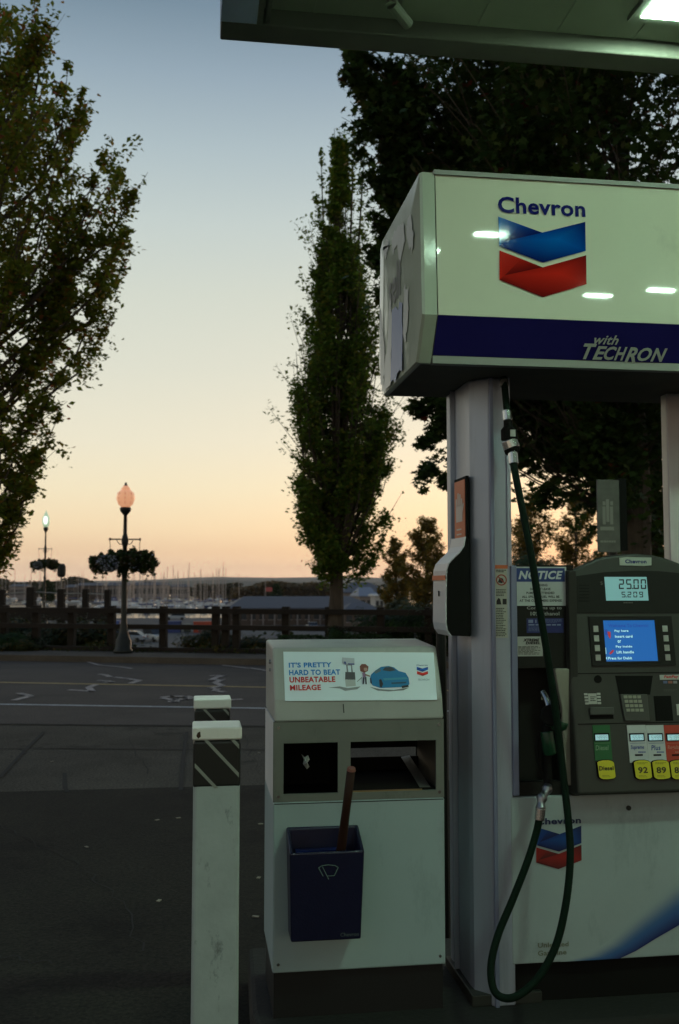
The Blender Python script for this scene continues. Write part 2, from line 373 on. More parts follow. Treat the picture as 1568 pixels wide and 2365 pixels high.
SEG = {'0':'abcdef','1':'bc','2':'abged','3':'abgcd','4':'fgbc','5':'afgcd','6':'afgedc','7':'abc','8':'abcdefg','9':'abcdfg'}
def seg7(mb, pl, txt, x0, y0, x1, y1, w, th=0.16, gap=0.28):
    a, b, c, d = pl.rc(x0, y0, x1, y1); n = len([q for q in txt if q != '.']); cw = (c-a)/(n-gap+0.0)*1.0; dw = cw*(1-gap); hh = d-b; t = dw*th*1.2
    sh = 0.06*hh; i = 0
    def q(u0, v0, u1, v1):
        f = lambda u, v: pl.pt(u+(v-b)/hh*sh, v, w)
        mb.add([f(u0,v0),f(u1,v0),f(u1,v1),f(u0,v1)], [(0,1,2,3)])
    for ch in txt:
        if ch == '.':
            u = a+i*cw-cw*gap*0.75; q(u, b, u+t, b+t); continue
        u = a+i*cw; m = b+hh/2
        for s_ in SEG[ch]:
            if s_ == 'a': q(u+t*.3, d-t, u+dw-t*.3, d)
            if s_ == 'd': q(u+t*.3, b, u+dw-t*.3, b+t)
            if s_ == 'g': q(u+t*.5, m-t/2, u+dw-t*.5, m+t/2)
            if s_ == 'f': q(u, m+t*.3, u+t, d-t*.3)
            if s_ == 'b': q(u+dw-t, m+t*.3, u+dw, d-t*.3)
            if s_ == 'e': q(u, b+t*.3, u+t, m-t*.3)
            if s_ == 'c': q(u+dw-t, b+t*.3, u+dw, m-t*.3)
        i += 1
def chevron_logo(mb, pl, B, Rr, w, dim=1.0):
    """two folded bands; B / Rr: pixel corners LT, CT, RT, RB, CB, LB"""
    def k(c): return tuple(v*dim for v in c)
    for pts, (hi, mid, lo) in ((B, (k((0.0,0.16,0.62)), k((0.0,0.07,0.40)), k((0.003,0.010,0.14)))), (Rr, (k((0.80,0.028,0.015)), k((0.55,0.02,0.012)), k((0.18,0.008,0.008))))):
        LT, CT, RT, RB, CB, LB = [Vector(pl.uv(*p)) for p in pts]
        M_ = LB.lerp(CT, 0.12)+Vector((0, (LT.y-LB.y)*0.10))     # where the fold starts
        K = LT.lerp(CT, 0.5)
        D = CT.lerp(RB, 0.35)
        p3 = lambda a: pl.pt(a.x, a.y, w)
        def tri(vs, cs): mb.add([p3(v) for v in vs], [tuple(range(len(vs)))], [tuple(cs)])
        tri([LT, LB, M_], [hi, hi, mid]); tri([LT, M_, K], [hi, mid, mid]); tri([K, M_, CT], [mid, lo, lo])
        tri([LB, CB, M_], [lo, lo, mid]); tri([M_, CB, D], [mid, lo, hi]); tri([M_, D, CT], [mid, hi, mid])
        tri([CT, D, RT], [mid, hi, lo]); tri([D, RB, RT], [hi, mid, lo]); tri([D, CB, RB], [hi, lo, mid])

# ================================================================== GROUND
# boundary lines of the street, each as Y = a + b*X, taken from two points seen on the ground
def line(p, q, z=0.0, b=None):
    A, B_ = G(*p, z), G(*q, z)
    s = (B_.y-A.y)/(B_.x-A.x) if b is None else b
    return lambda x, A=A, s=s: A.y+s*(x-A.x)
yl_lot   = line((0,1672), (617,1678))
yl_white = line((0,1627), (617,1636.5))
yl_yel   = line((0,1576), (617,1588), b=-0.33)
yl_kerb  = line((0,1526), (617,1538), b=-0.37)
yl_walk2 = line((0,1499), (617,1506), z=0.13, b=-0.39)
fence_y  = lambda x: yl_walk2(x)+0.1
def strip(mb, f0, f1, x0, x1, z, n=30):
    vs = []; fs = []
    for i in range(n+1):
        x = x0+(x1-x0)*i/n; vs += [(x, f0(x), z), (x, f1(x), z)]
    for i in range(n): fs.append((2*i, 2*i+2, 2*i+3, 2*i+1))
    mb.add(vs, fs)
XL, XR = -45.0, 24.0
m = MB()                                   # terrain: level street bench, bluff, lower quay, sea bed, out to the horizon
xs = [-9000,-2500,-700,-250,-120,-45,-30,-20,-12,-6,-2,2,6,10,15,24,60,150,400,1500,9000]
cl = lambda x: max(XL, min(XR, x))
rows = [lambda x:-3000, lambda x:-60, lambda x: 2.0, lambda x: yl_kerb(cl(x))-8, lambda x: fence_y(cl(x))+1.5, lambda x: fence_y(cl(x))+5,
        lambda x: fence_y(cl(x))+13, lambda x: fence_y(cl(x))+22, lambda x: 90, lambda x: 160, lambda x: 232, lambda x: 240, lambda x: 600, lambda x: 2500, lambda x: 14000]
zz = [-0.02,-0.02,-0.02,-0.02,-0.02,-1.4,-5.0,-6.0,-6.0,-6.0,-6.0,-9,-9,-9,-9]
for j, (fy, z) in enumerate(zip(rows, zz)):
    for x in xs: m.v.append((x, fy(x), z + (random.uniform(-.3,.3) if j in (5,6) else 0)))
nx = len(xs)
for j in range(len(rows)-1):
    for i in range(nx-1): m.f.append((j*nx+i, j*nx+i+1, (j+1)*nx+i+1, (j+1)*nx+i)); m.c.append(None)
terr = mat('bank_earth', (0.035,0.035,0.02,1), 0.95, var=0.4, scale=0.6, bump=0.4, bscale=8)
struct(m.build('ground', terr))
m = MB(); strip(m, lambda x: 232-0.0*x-175, lambda x: 236, -260, 180, -5.95); struct(m.build('quay_lot', asphalt('quay_asphalt', (0.07,0.07,0.075,1),(0.13,0.125,0.12,1),0.05,0.1)))
m = MB(); m.add([(-9000,234,-6.5),(9000,234,-6.5),(9000,13000,-6.5),(-9000,13000,-6.5)], [(0,1,2,3)])
struct(m.build('water', mat('harbour_water', (0.02,0.028,0.035,1), 0.12, bump=0.35, bscale=0.6)))
m = MB(); strip(m, lambda x:-14, lambda x: yl_lot(x), -30, 24, 0.0); struct(m.build('forecourt', lot_m))
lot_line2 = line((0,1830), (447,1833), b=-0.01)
m = MB(); strip(m, lambda x:-14, lambda x: lot_line2(x), -30, 24, 0.004); struct(m.build('forecourt_shaded_asphalt', lotd_m))  # near asphalt strip, darkened where the canopy shadow would lie
m = MB(); strip(m, yl_lot, lambda x: yl_kerb(x), XL, XR, 0.0); struct(m.build('road', road_m))
# sidewalk beyond the road, a real kerb step
m = MB(); n = 40
vs = []
for i in range(n+1):
    x = XL+(XR-XL)*i/n; a = yl_kerb(x); b = yl_walk2(x)+0.6
    vs += [(x,a,-0.05),(x,a,0.13),(x,b,0.13),(x,b,-0.3)]
for i in range(n):
    k = 4*i; m.f += [(k,k+4,k+5,k+1),(k+1,k+5,k+6,k+2),(k+2,k+6,k+7,k+3)]; m.c += [None]*3
m.v = vs; struct(m.build('sidewalk', walk_m))
# painted lines
wl = mat('road_paint_white', (0.52,0.52,0.52,1), 0.7, var=0.35, scale=6)
yp = mat('road_paint_yellow', (0.5,0.33,0.10,1), 0.7, var=0.35, scale=6)
m = MB(); strip(m, lambda x: yl_white(x)-0.05, lambda x: yl_white(x)+0.06, -30, XR, 0.004); struct(m.build('edge_line', wl))
m = MB(); strip(m, lambda x: yl_yel(x)-0.09, lambda x: yl_yel(x)+0.05, -30, XR, 0.004)
struct(m.build('centre_line', yp))
def groundline(mb, pts, wd, z=0.004):
    q = [G(x, y, 0) for x, y in pts]
    for a, b in zip(q[:-1], q[1:]):
        d = (b-a); d.z = 0
        if d.length < 1e-4: continue
        d.normalize(); nn = Vector((-d.y, d.x, 0))*wd/2
        a2 = a-d*wd*0.3; b2 = b+d*wd*0.3
        mb.add([(a2.x-nn.x,a2.y-nn.y,z),(b2.x-nn.x,b2.y-nn.y,z),(b2.x+nn.x,b2.y+nn.y,z),(a2.x+nn.x,a2.y+nn.y,z)], [(0,1,2,3)])
def rz(x, y): return (x*0.4051, 1443.4+y*0.40506)      # from the enlarged crop of the street
m = MB(); zc = 0.008
marks = [[(570,282),(600,286),(625,296)], [(565,318),(610,320),(640,330),(600,326)], [(660,300),(720,306),(795,318),(745,334)],
         [(545,342),(505,358),(525,380),(400,372)], [(110,392),(140,398),(175,408),(85,430)], [(480,206),(560,230),(680,240),(750,250)],
         [(1205,292),(1275,288),(1235,300),(1200,318),(1270,312),(1225,330),(1270,350),(1195,360),(1240,366),(1225,378),(1275,384)],
         [(930,414),(980,410),(1060,409),(1100,418),(1060,426),(980,428),(930,420)], [(975,432),(1005,428),(1000,440),(970,440)], [(1318,430),(1370,427)],
         [(1270,232),(1420,250)], [(1425,248),(1525,264)]]
for k, mk in enumerate(marks):
    groundline(m, [rz(*p) for p in mk], 0.11 if k not in (10, 11, 5) else 0.08, 0.006+0.0005*k)
struct(m.build('survey_paint', mat('survey_paint', (0.50,0.42,0.38,1), 0.8, var=0.5, scale=9)))
m = MB()                                   # tooled joints and tar seams in the forecourt slab
for k, mk in enumerate([[(0,708),(360,706),(1110,714)], [(250,612),(140,720),(0,872)], [(1065,612),(1045,760),(1030,945)], [(368,850),(372,935),(385,955)], [(0,567),(400,571),(1100,577),(1525,580)],
           [(1380,712),(1525,716)]]):
    groundline(m, [rz(*p) for p in mk], 0.035 if k != 4 else 0.07, 0.0065+0.0004*k)
struct(m.build('slab_joints', mat('tar_seam', (0.010,0.009,0.008,1), 0.9)))
m = MB(); rnd = random.Random(4)
for k in range(13):
    x, y = [(363,1896),(412,1891),(367,2083),(598,1740),(602,1905),(597,2030),(590,2120),(480,1845)][k % 8] if k < 8 else (rnd.uniform(20,600), rnd.uniform(1720,2100))
    p = G(x, y, 0); a = rnd.uniform(0, 3); s = rnd.uniform(0.008, 0.016) if k >= 8 else 0.018
    m.rot_box((p.x, p.y), s*1.8, s, 0.004, a, 0.0052)
tag(m.build('litter_scraps', mat('paper_scrap', (0.28,0.24,0.18,1), 0.8)), 'tiny pale scraps and pebbles scattered over the dark forecourt', 'litter', kind='stuff')

m = MB(); rc_ = random.Random(21)
for (xa, ya, xb, yb_) in ((0,1905,150,1985),(150,1985,262,2060),(262,2060,330,2200),(60,1760,190,1742),(300,1705,340,1790),(560,1700,600,1790),(0,2210,120,2230),(380,1720,440,1700)):
    a_, b_ = G(xa, ya), G(xb, yb_); n_ = 9; prev_ = a_; d_ = (b_-a_).normalized(); nn_ = Vector((-d_.y, d_.x, 0))
    for k in range(1, n_+1):
        q_ = a_.lerp(b_, k/n_)+nn_*rc_.uniform(-.035,.035)*(k < n_); w_ = rc_.uniform(.004,.010); t_ = (q_-prev_).normalized(); o_ = Vector((-t_.y,t_.x,0))*w_/2
        m.add([(v_.x, v_.y, 0.0075) for v_ in (prev_-o_, q_-o_, q_+o_, prev_+o_)], [(0,1,2,3)]); prev_ = q_
struct(m.build('cracks', mat('tar_seam', (0.010,0.009,0.008,1), 0.9)))
# pump island
Y0 = 3.55                                   # plane of bin front and dispenser cabinet
F0 = Pl((0, Y0, 0))
isl_x0 = P(618, 2300, Y0).x-0.03
m = MB()
prof = [(isl_x0, Y0-0.16), (isl_x0-0.02, Y0+0.1), (isl_x0, Y0+0.72), (4.6, Y0+0.72), (4.6, Y0-0.16)]
m.prism_z(prof, 0.0, 0.15)
isl = struct(m.build('pump_island', mat('island_concrete', (0.013,0.012,0.009,1), 0.85, var=0.25, scale=6, bump=0.3, bscale=50), bevel=0.02))

# ================================================================== CANOPY
ZC = 4.352; YF = 4.8
XCL = P(508, 92, YF).x
can = thing('gas_canopy', 'dark flat filling station canopy overhead with a lit square lamp near its edge', 'canopy', (XCL, YF, ZC))
XE, YN = 13.0, -7.0
fw = 0.19
m = MB(); m.box(XCL, YF-fw*0.85, ZC, XE, YF, ZC+0.95); m.build('fascia', fascm, can, bevel=0.008)
m = MB(); m.box(XCL, YN, ZC+0.002, XCL+0.172, YF-fw*0.85-0.003, ZC+0.95); m.build('side_fascia', fascb, can)
m = MB(); m.box(XCL+0.175, YN, ZC-0.002, XCL+0.20, YF-fw*0.85-0.004, ZC+0.2); m.box(XCL+0.215, YN, ZC+0.01, XCL+0.235, YF-fw*0.85-0.004, ZC+0.2)
m.build('edge_channel', fascm, can)
m = MB(); m.box(XCL+0.2, YN+0.01, ZC+0.085, XE, YF-fw*0.85-0.002, ZC+0.5); m.build('ceiling', ceilm, can)
m = MB(); x = XCL+0.45
while x < XE: m.box(x, YN+0.02, ZC+0.079, x+0.012, YF-0.17, ZC+0.0848); x += 0.41
m.build('panel_ridge', ceilm, can)
lampm = mat('lit_diffuser', (0.8,0.85,0.8,1), 0.4, emit=(0.62,1.0,0.72,1), estr=LAMP)
# seen lamp at the top right, the next ones known from their reflections in the pump sign
def lamp_fix(cx, cy, s=0.11, q=0.024):
    f = MB(); z = ZC+0.085; t = 0.05
    f.box(cx-s-t, cy-q-t, z-0.024, cx+s+t, cy-q, z); f.box(cx-s-t, cy+q, z-0.024, cx+s+t, cy+q+t, z)
    f.box(cx-s-t, cy-q, z-0.024, cx-s, cy+q, z); f.box(cx+s, cy-q, z-0.024, cx+s+t, cy+q, z)
    fr = f.build('light_fixture', ceilm, can)  # also built for the inferred and unseen lamps
    d = MB(); d.box(cx-s, cy-q, z-0.028, cx+s, cy+q, z-0.006); d.build('diffuser', lampm, fr)
YS = 3.25
def refl(x, y):
    p = P(x, y, YS+0.015); d = ray(x, y); n_ = Vector((0, -(0.66), -0.03)).normalized(); n_ = Vector((0,-0.66,0.03)).normalized()
    d = d-n_*(2*d.dot(n_)); t = (ZC+0.057-p.z)/d.z; q = p+d*t; return q.x, q.y
pl_ = G(1535, 25, ZC+0.05)
lamps = [(pl_.x+0.10, pl_.y-0.05)]
for r_ in ((1137,509), (1383,650), (1530,638), (1003,546)): lamps.append(refl(*r_))
lamps += [(2.35, 1.25), (1.1, -4.6), (5.4, 1.6), (5.2, -2.2), (8.6, 0.4)]  # overhead lamp inferred from the bucket's shadow; the rest are unseen
print('LAMPS', lamps)
for k, (cx, cy) in enumerate(lamps):
    if k in (0, 5): lamp_fix(cx, cy, 0.18, 0.13)
    elif k == 4: lamp_fix(cx, cy, 0.045, 0.02)
    else: lamp_fix(cx, cy)
m = MB(); q = G(905, 2, ZC+0.05); m.tube([(q.x,q.y,ZC+0.08),(q.x,q.y,ZC+0.03)], 0.03); m.tube([(q.x,q.y,ZC+0.035),(q.x+0.10,q.y+0.10,ZC+0.0)], 0.028); m.build('camera_housing', ceilm, can)

# ================================================================== SIGN BOX ON THE COLUMNS
XS0 = P(975, 700, YS).x; XS1 = XS0+2.35
zS_top = P(1270, 416, YS+0.03).z; zS_band = P(1270, 737, YS).z; zS_bot = P(1270, 847, YS+0.10).z
sb = thing('pump_sign', 'long white illuminated sign box with navy lower band above the fuel pump', 'sign', (XS0, 3.66, zS_bot))
yb = 4.06
def face_y(z):
    if z > zS_band: return YS+0.03*(z-zS_band)/(zS_top-zS_band)
    return YS+0.10*(zS_band-z)/(zS_band-zS_bot)
capx = 0.052
prof = [(YS+0.03, zS_top), (YS+0.0, zS_band), (YS+0.10, zS_bot), (yb-0.10, zS_bot), (yb, zS_band), (yb-0.04, zS_top-0.02), (yb-0.09, zS_top)]
m = MB(); e = 0.004
# end panel, moulded: three rings bulging slightly outward
cy, cz = (YS+yb)/2, (zS_top+zS_bot)/2
rings = []
for k, (dx, sc) in enumerate(((capx, 1.004), (0.010, 1.004), (0.0, 0.992), (-0.004, 0.75), (-0.006, 0.4))):
    rings.append([(XS0+dx, cy+(y-cy)*sc, cz+(z-cz)*sc) for y, z in prof])
n = len(prof)
for r_ in rings: m.v += r_
for k in range(4):
    for i in range(n): m.f.append((k*n+i, k*n+(i+1)%n, (k+1)*n+(i+1)%n, (k+1)*n+i)); m.c.append(None)
m.f.append(tuple(4*n+i for i in range(n))); m.c.append(None)
m.build('end_panel', signs, sb, smooth=False, label='milky moulded end panel of the sign, wavy')
# sky and tree reflections painted on the end panel as flat patches
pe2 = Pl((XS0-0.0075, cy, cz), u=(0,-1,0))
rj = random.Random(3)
def sky_patch(pts, w, col, mb):
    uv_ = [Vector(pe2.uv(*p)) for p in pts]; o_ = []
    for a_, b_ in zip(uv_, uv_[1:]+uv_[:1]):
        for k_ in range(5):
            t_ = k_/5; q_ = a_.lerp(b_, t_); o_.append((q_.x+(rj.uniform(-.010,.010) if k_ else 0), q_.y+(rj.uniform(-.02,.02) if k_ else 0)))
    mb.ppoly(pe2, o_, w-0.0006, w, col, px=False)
m = MB()
sky_patch([(906,716),(930,700),(929,858),(903,884)], 0.0022, (0.20,0.27,0.50), m)
m.build('painted_sky_stripe', mat('sky_reflection_blue', (0.22,0.28,0.50,1), 0.25), sb)
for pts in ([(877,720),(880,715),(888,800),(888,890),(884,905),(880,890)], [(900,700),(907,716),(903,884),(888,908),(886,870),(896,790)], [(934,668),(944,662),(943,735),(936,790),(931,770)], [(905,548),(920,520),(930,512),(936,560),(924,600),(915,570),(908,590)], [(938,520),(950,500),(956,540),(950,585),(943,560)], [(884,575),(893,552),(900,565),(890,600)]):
    m = MB(); sky_patch(pts, 0.0016, (0.6,0.6,0.6), m); m.build('painted_sky_patch', mat('sky_reflection_white', (0.66,0.68,0.64,1), 0.2), sb)
# text on end panel
pe = Pl((XS0-0.008, cy, cz), u=(0,-1,0))
m = MB(); text(m, pe, 'self', -0.14, -0.02, 0.10, 0.13, 0.001, 0.02, px=False); m.build('lettering', mat('faded_grey_print', (0.16,0.17,0.16,1), 0.5), sb)
fU = slant(YS+0.03, 416, YS, 737, 1270); fL = slant(YS, 737.1, YS+0.10, 847, 1270)
m = MB(); X0 = XS0+capx+0.004
m.add([(X0,YS+0.03,zS_top),(X0,YS,zS_band),(XS1,YS,zS_band),(XS1,YS+0.03,zS_top),(X0,YS+0.06,zS_top),(X0,YS+0.06,zS_band),(XS1,YS+0.06,zS_band),(XS1,YS+0.06,zS_top)],
      [(0,1,2,3),(0,4,5,1),(3,2,6,7),(0,3,7,4),(1,5,6,2)])
m.build('upper_face', signw, sb)
m = MB(); zt = zS_bot+0.024; yt = face_y(zt)
m.add([(X0,YS+0.001,zS_band-0.001),(X0,yt,zt),(XS1,yt,zt),(XS1,YS+0.001,zS_band-0.001),(X0,YS+0.14,zS_band-0.001),(X0,YS+0.14,zt),(XS1,YS+0.14,zt),(XS1,YS+0.14,zS_band-0.001)],
      [(0,1,2,3),(0,4,5,1),(3,2,6,7),(1,5,6,2),(0,3,7,4)])
m.build('navy_band', navy, sb)
m = MB(); m.box(X0, YS+0.085, zS_bot-0.004, XS1, YS+0.12, zt-0.001); m.build('lower_rail', mat('rail_grey', (0.3,0.31,0.28,1), 0.5), sb)
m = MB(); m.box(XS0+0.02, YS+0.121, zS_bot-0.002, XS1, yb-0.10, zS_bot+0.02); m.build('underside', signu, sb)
m = MB(); m.box(X0, yb-0.02, zS_bot+0.03, XS1, yb, zS_top-0.03); m.box(X0, YS+0.061, zS_top-0.02, XS1, yb-0.03, zS_top-0.002); m.build('back_face', signw, sb)
m = MB(); m.box(X0-0.006, YS+0.022, zS_top-0.006, XS1, YS+0.07, zS_top+0.010); m.build('top_rail', mat('rail_grey', (0.3,0.31,0.28,1), 0.5), sb)
m = MB(); text(m, fU, 'Chevron', 1149.5, 459.5, 1350.5, 497, 0.003, 0.026); m.build('lettering', signt, sb)
B_ = [(1150,501),(1252,538),(1351,513),(1352,580),(1253,607),(1152,569)]
R_ = [(1153,579),(1253,618),(1353,590),(1354,657),(1253,687),(1153,647)]
m = MB(); chevron_logo(m, fU, B_, R_, 0.003, 0.85); m.build('emblem', vc, sb)
m = MB(); text(m, fL, 'with', 1371, 773, 1428, 795, 0.004, 0.02, 0.25); m.build('lettering', offt, sb)
m = MB()                                     # TECHRON with its joined C-H stroke
xs_ = [(1344,1371,'T'),(1367,1392,'E'),(1388,1412,'C'),(1410,1432,'H'),(1431,1455,'R'),(1455,1483,'O'),(1483,1512,'N')]
sc = (1538-1344)/(1512-1344)
for a, b, ch in xs_:
    a = 1344+(a-1344)*sc; b = 1344+(b-1344)*sc; dy = (a-1344)*0.035
    text(m, fL, ch, a, 797.5+dy-(5 if ch == 'T' else 0), b-1, 829+dy+(5 if ch == 'R' else 0), 0.004, 0.03, 0.22)
m.build('lettering', offt, sb)

# ================================================================== COLUMNS
def column(name, label, x_f0, x_f1, ztop):
    """aluminium clad column: front post with a folded left flank and a recessed rear flange"""
    A = P(x_f1, 1500, Y0).x; Bx = P(x_f0+48, 1500, Y0).x; Cx = P(x_f0, 1500, Y0+0.07).x
    c = thing(name, label, 'column', ((A+Cx)/2, Y0+0.12, 0.15), group='columns carrying the pump sign')
    m = MB(); m.prism_z([(Bx,Y0+0.002),(A,Y0+0.002),(A,Y0+0.26),(Cx,Y0+0.26),(Cx,Y0+0.10),(Cx+0.004,Y0+0.062)], 0.15, ztop); m.build('front_post', alum, c, bevel=0.006)
    m = MB(); x2 = P(x_f0-44, 1500, Y0+0.34).x
    m.prism_z([(Cx-0.02,Y0+0.262),(A-0.01,Y0+0.262),(A-0.01,Y0+0.38),(x2,Y0+0.38),(x2,Y0+0.33),(x2+0.06,Y0+0.325)], 0.15, ztop); m.build('rear_flange', alum, c, bevel=0.004)
    m = MB(); m.box(Bx+0.002, Y0-0.010, 0.15, Bx+0.018, Y0+0.001, ztop); m.build('ridge', mat('blue_grey_trim', (0.22,0.25,0.36,1), 0.4, metal=0.4), c, bevel=0.003)
    m = MB(); m.box(A-0.012, Y0-0.006, 1.72, A+0.002, Y0+0.0015, ztop); m.build('edge_trim', alum, c)
    return c, Cx
colm, CX = column('support_column', 'grey metal column left of the fuel pump, with orange sign and paper towel box', 1085, 1182, zS_bot-0.002)
# base shoe
m = MB(); m.box(CX-0.02, Y0+0.01, 0.15, CX+0.24, Y0+0.40, 0.19); m.build('base_plate', dark3, colm, bevel=0.004)
c2x0 = P(1545.5, 1150, Y0+0.2).x
c2 = thing('support_column', 'pale column behind the right side of the pump, lit warm along one edge', 'column', (c2x0, Y0+0.2, 0.15), group='columns carrying the pump sign')
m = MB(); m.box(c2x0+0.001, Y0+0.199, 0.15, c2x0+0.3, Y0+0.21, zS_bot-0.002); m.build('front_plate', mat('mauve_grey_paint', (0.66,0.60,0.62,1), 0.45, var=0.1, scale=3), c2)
m = MB(); m.box(c2x0, Y0+0.211, 0.15, c2x0+0.3, Y0+0.256, zS_bot-0.002); m.build('side_flange', mat('warm_glow_paint', (0.82,0.79,0.72,1), 0.35, var=0.04), c2, bevel=0.003)  # warm glow on this face painted into its paler colour
m = MB(); m.box(c2x0+0.1, Y0+0.257, 0.15, c2x0+0.3, Y0+0.38, zS_bot-0.002); m.build('rear_post', alum, c2)
# no smoking / instruction sticker on the left column
m = MB(); m.prect(F0, 1143, 1314, 1171, 1473, 0.0, 0.0035); st = m.build('instruction_sticker', mat('sticker_paper', (0.42,0.42,0.36,1), 0.6, var=0.06), colm)
m = MB(); m.prect(F0, 1142, 1305, 1171.5, 1313.5, 0.0, 0.0045); m.build('orange_strip', orange, st)
m = MB(); bars(m, F0, 1145, 1316, 1169, 1323, 2, 0.0045, 0.6); bars(m, F0, 1145, 1361, 1169, 1378, 5, 0.0045, 0.5, seed=3); bars(m, F0, 1145, 1404, 1169, 1471, 17, 0.0045, 0.5, seed=5)
m.ppoly(F0, [(1146,1396),(1146,1388),(1150,1381),(1154,1383),(1157,1396)], 0.003, 0.005); m.ppoly(F0, [(1160,1396),(1160,1383),(1169,1383),(1169,1396)], 0.003, 0.005)
m.ppoly(F0, [(1149,1345),(1153,1334),(1160,1336),(1163,1343),(1158,1347)], 0.003, 0.005)
m.build('small_print', blackp, st)
m = MB(); c0 = F0.uv(1157, 1339.5); ro, ri = 13*1.6e-3, 10.2*1.6e-3
for i in range(24):
    a, b = 2*math.pi*i/24, 2*math.pi*(i+1)/24
    m.add([F0.pt(c0[0]+r_*math.cos(t), c0[1]+r_*math.sin(t), 0.0048) for r_, t in ((ri,a),(ro,a),(ro,b),(ri,b))], [(0,1,2,3)])
a = R(-45); dx, dy = math.cos(a), math.sin(a); hw = 0.0022
m.add([F0.pt(c0[0]+dx*t-dy*s*hw, c0[1]+dy*t+dx*s*hw, 0.0052) for t, s in ((-ri,-1),(ri,-1),(ri,1),(-ri,1))], [(0,1,2,3)])
m.build('prohibition_ring', mat('dull_red_print', (0.30,0.05,0.03,1), 0.5), st)

# orange sign on the column's left flank
xo = CX-0.004
zt_, zb_ = P(1082,1100,Y0+0.07).z, P(1082,1262,Y0+0.07).z
os_ = thing('safety_sign', 'narrow orange sign with a white hand symbol on the side of the column', 'sign', (xo, Y0+0.15, zb_))
yo0, yo1 = Y0+0.045, Y0+0.215
m = MB(); m.box(xo-0.012, yo0, zb_, xo, yo1, zt_); m.build('frame', dark, os_, bevel=0.002)
m = MB(); m.box(xo-0.0145, yo0+0.012, zb_+0.012, xo-0.012, yo1-0.012, zt_-0.012); m.build('panel', orange, os_)
po = Pl((xo-0.0145, (yo0+yo1)/2, zb_), u=(0,-1,0)); hz_ = zt_-zb_
m = MB()
m.add([po.pt(u, v, 0.0015) for u, v in ((-0.045,hz_*0.36),(0.045,hz_*0.36),(0.05,hz_*0.6),(-0.05,hz_*0.6))], [(0,1,2,3)])
for k, (u, l) in enumerate(((-0.04,.70),(-0.014,.78),(0.012,.76),(0.036,.69))):
    m.add([po.pt(a, b, 0.0015) for a, b in ((u-0.010,hz_*0.59),(u+0.010,hz_*0.59),(u+0.009,hz_*l),(u-0.009,hz_*l))], [(0,1,2,3)])
m.add([po.pt(a, b, 0.0015) for a, b in ((0.05,hz_*0.5),(0.066,hz_*0.6),(0.056,hz_*0.63),(0.045,hz_*0.56))], [(0,1,2,3)])
for k in range(3): m.add([po.pt(a, hz_*(0.10+0.07*k)+b, 0.0015) for a, b in ((-0.04,0),(0.03,0),(0.03,0.006),(-0.04,0.006))], [(0,1,2,3)])
m.build('hand_symbol', mat('pale_pink_print', (0.62,0.52,0.46,1), 0.5), os_)

# paper towel box
def tb(x, y): p = P(x, y, Y0+0.03); return (p.x, p.z)
tw = thing('towel_dispenser', 'black sided towel dispenser with white curved front on the column', 'dispenser', (CX-0.05, Y0+0.1, P(1050,1470,Y0+0.03).z))
right_x = CX-0.006
outer = [tb(1076,1240), tb(1072,1262), tb(1062,1277), tb(1048,1290), tb(1037,1302), tb(1032,1318), tb(1031,1440), tb(1034,1456), tb(1043,1468), (right_x, tb(1083,1470)[1]), (right_x, tb(1083,1240)[1])]
m = MB(); m.prism_y(outer, Y0+0.03, Y0+0.225); m.build('shell', dark, tw, bevel=0.003)
band = outer[:9]; m = MB(); th = 0.0035
cxm = sum(p[0] for p in outer)/len(outer); off = []
for i, p in enumerate(band):
    a = band[max(i-1,0)]; b = band[min(i+1,len(band)-1)]; d = Vector((b[0]-a[0], b[1]-a[1])).normalized(); nn = Vector((d.y, -d.x))
    if nn.x > 0 and abs(nn.x) > 0.2 or (abs(nn.x) <= 0.2 and nn.y > 0 and i > 6): nn = -nn
    off.append((p[0]+nn.x*th, p[1]+nn.y*th))
for i in range(len(band)-1):
    (a, b, c, d) = (band[i], band[i+1], off[i+1], off[i])
    m.add([(a[0],Y0+0.028,a[1]),(b[0],Y0+0.028,b[1]),(c[0],Y0+0.028,c[1]),(d[0],Y0+0.028,d[1]),
           (a[0],Y0+0.227,a[1]),(b[0],Y0+0.227,b[1]),(c[0],Y0+0.227,c[1]),(d[0],Y0+0.227,d[1])], [(0,1,2,3),(7,6,5,4),(3,2,6,7),(0,4,5,1)])
shell = m.build('front_cover', mat('towel_box_white', (0.52,0.54,0.56,1), 0.35, var=0.05), tw)
zl = tb(1031,1340)[1]
m = MB(); m.box(off[6][0]-0.002, Y0+0.03, zl, off[6][0], Y0+0.225, zl+0.018); m.build('orange_stripe', orange, shell)
m = MB(); m.box(off[6][0]-0.003, Y0+0.12, zl-0.06, off[6][0], Y0+0.128, zl-0.04); m.build('catch', dark, shell)

# dark hose post between bin and column
m = MB(); a = P(1018, 1460, 4.35); b = P(1028, 1700, 4.3)
m.tube([(a.x, 4.35, a.z+0.05), ((a.x+b.x)/2, 4.34, 1.0), (b.x, 4.33, 0.0)], 0.022, 10)
tag(m.build('guard_post', dark2, bevel=0), 'thin black post standing behind the gap between bin and column', 'post')

# ================================================================== WASTE BIN
def bx(x, y=2000, Y=Y0): return P(x, y, Y).x
BL, BR = bx(632, 1900)-0.002, bx(1027, 1900)
zb0 = P(830, 2238, Y0).z; z_w = P(830, 1848.5, Y0).z; z_h = P(830, 1664, Y0-0.0).z
YT = Y0+0.105; z_t = P(830, 1494, YT).z; YBK = Y0+0.43
bn = thing('waste_bin', 'white forecourt waste bin with a sloped hood carrying a printed poster', 'waste bin', ((BL+BR)/2, Y0+0.2, 0.15))
m = MB(); m.box(BL+0.006, Y0+0.02, 0.15, BR-0.006, YBK-0.01, zb0-0.002); m.build('plinth', rubb, bn)
m = MB(); m.box(BL, Y0, zb0, BR, YBK, z_w); m.build('lower_panel', white, bn, bevel=0.006)
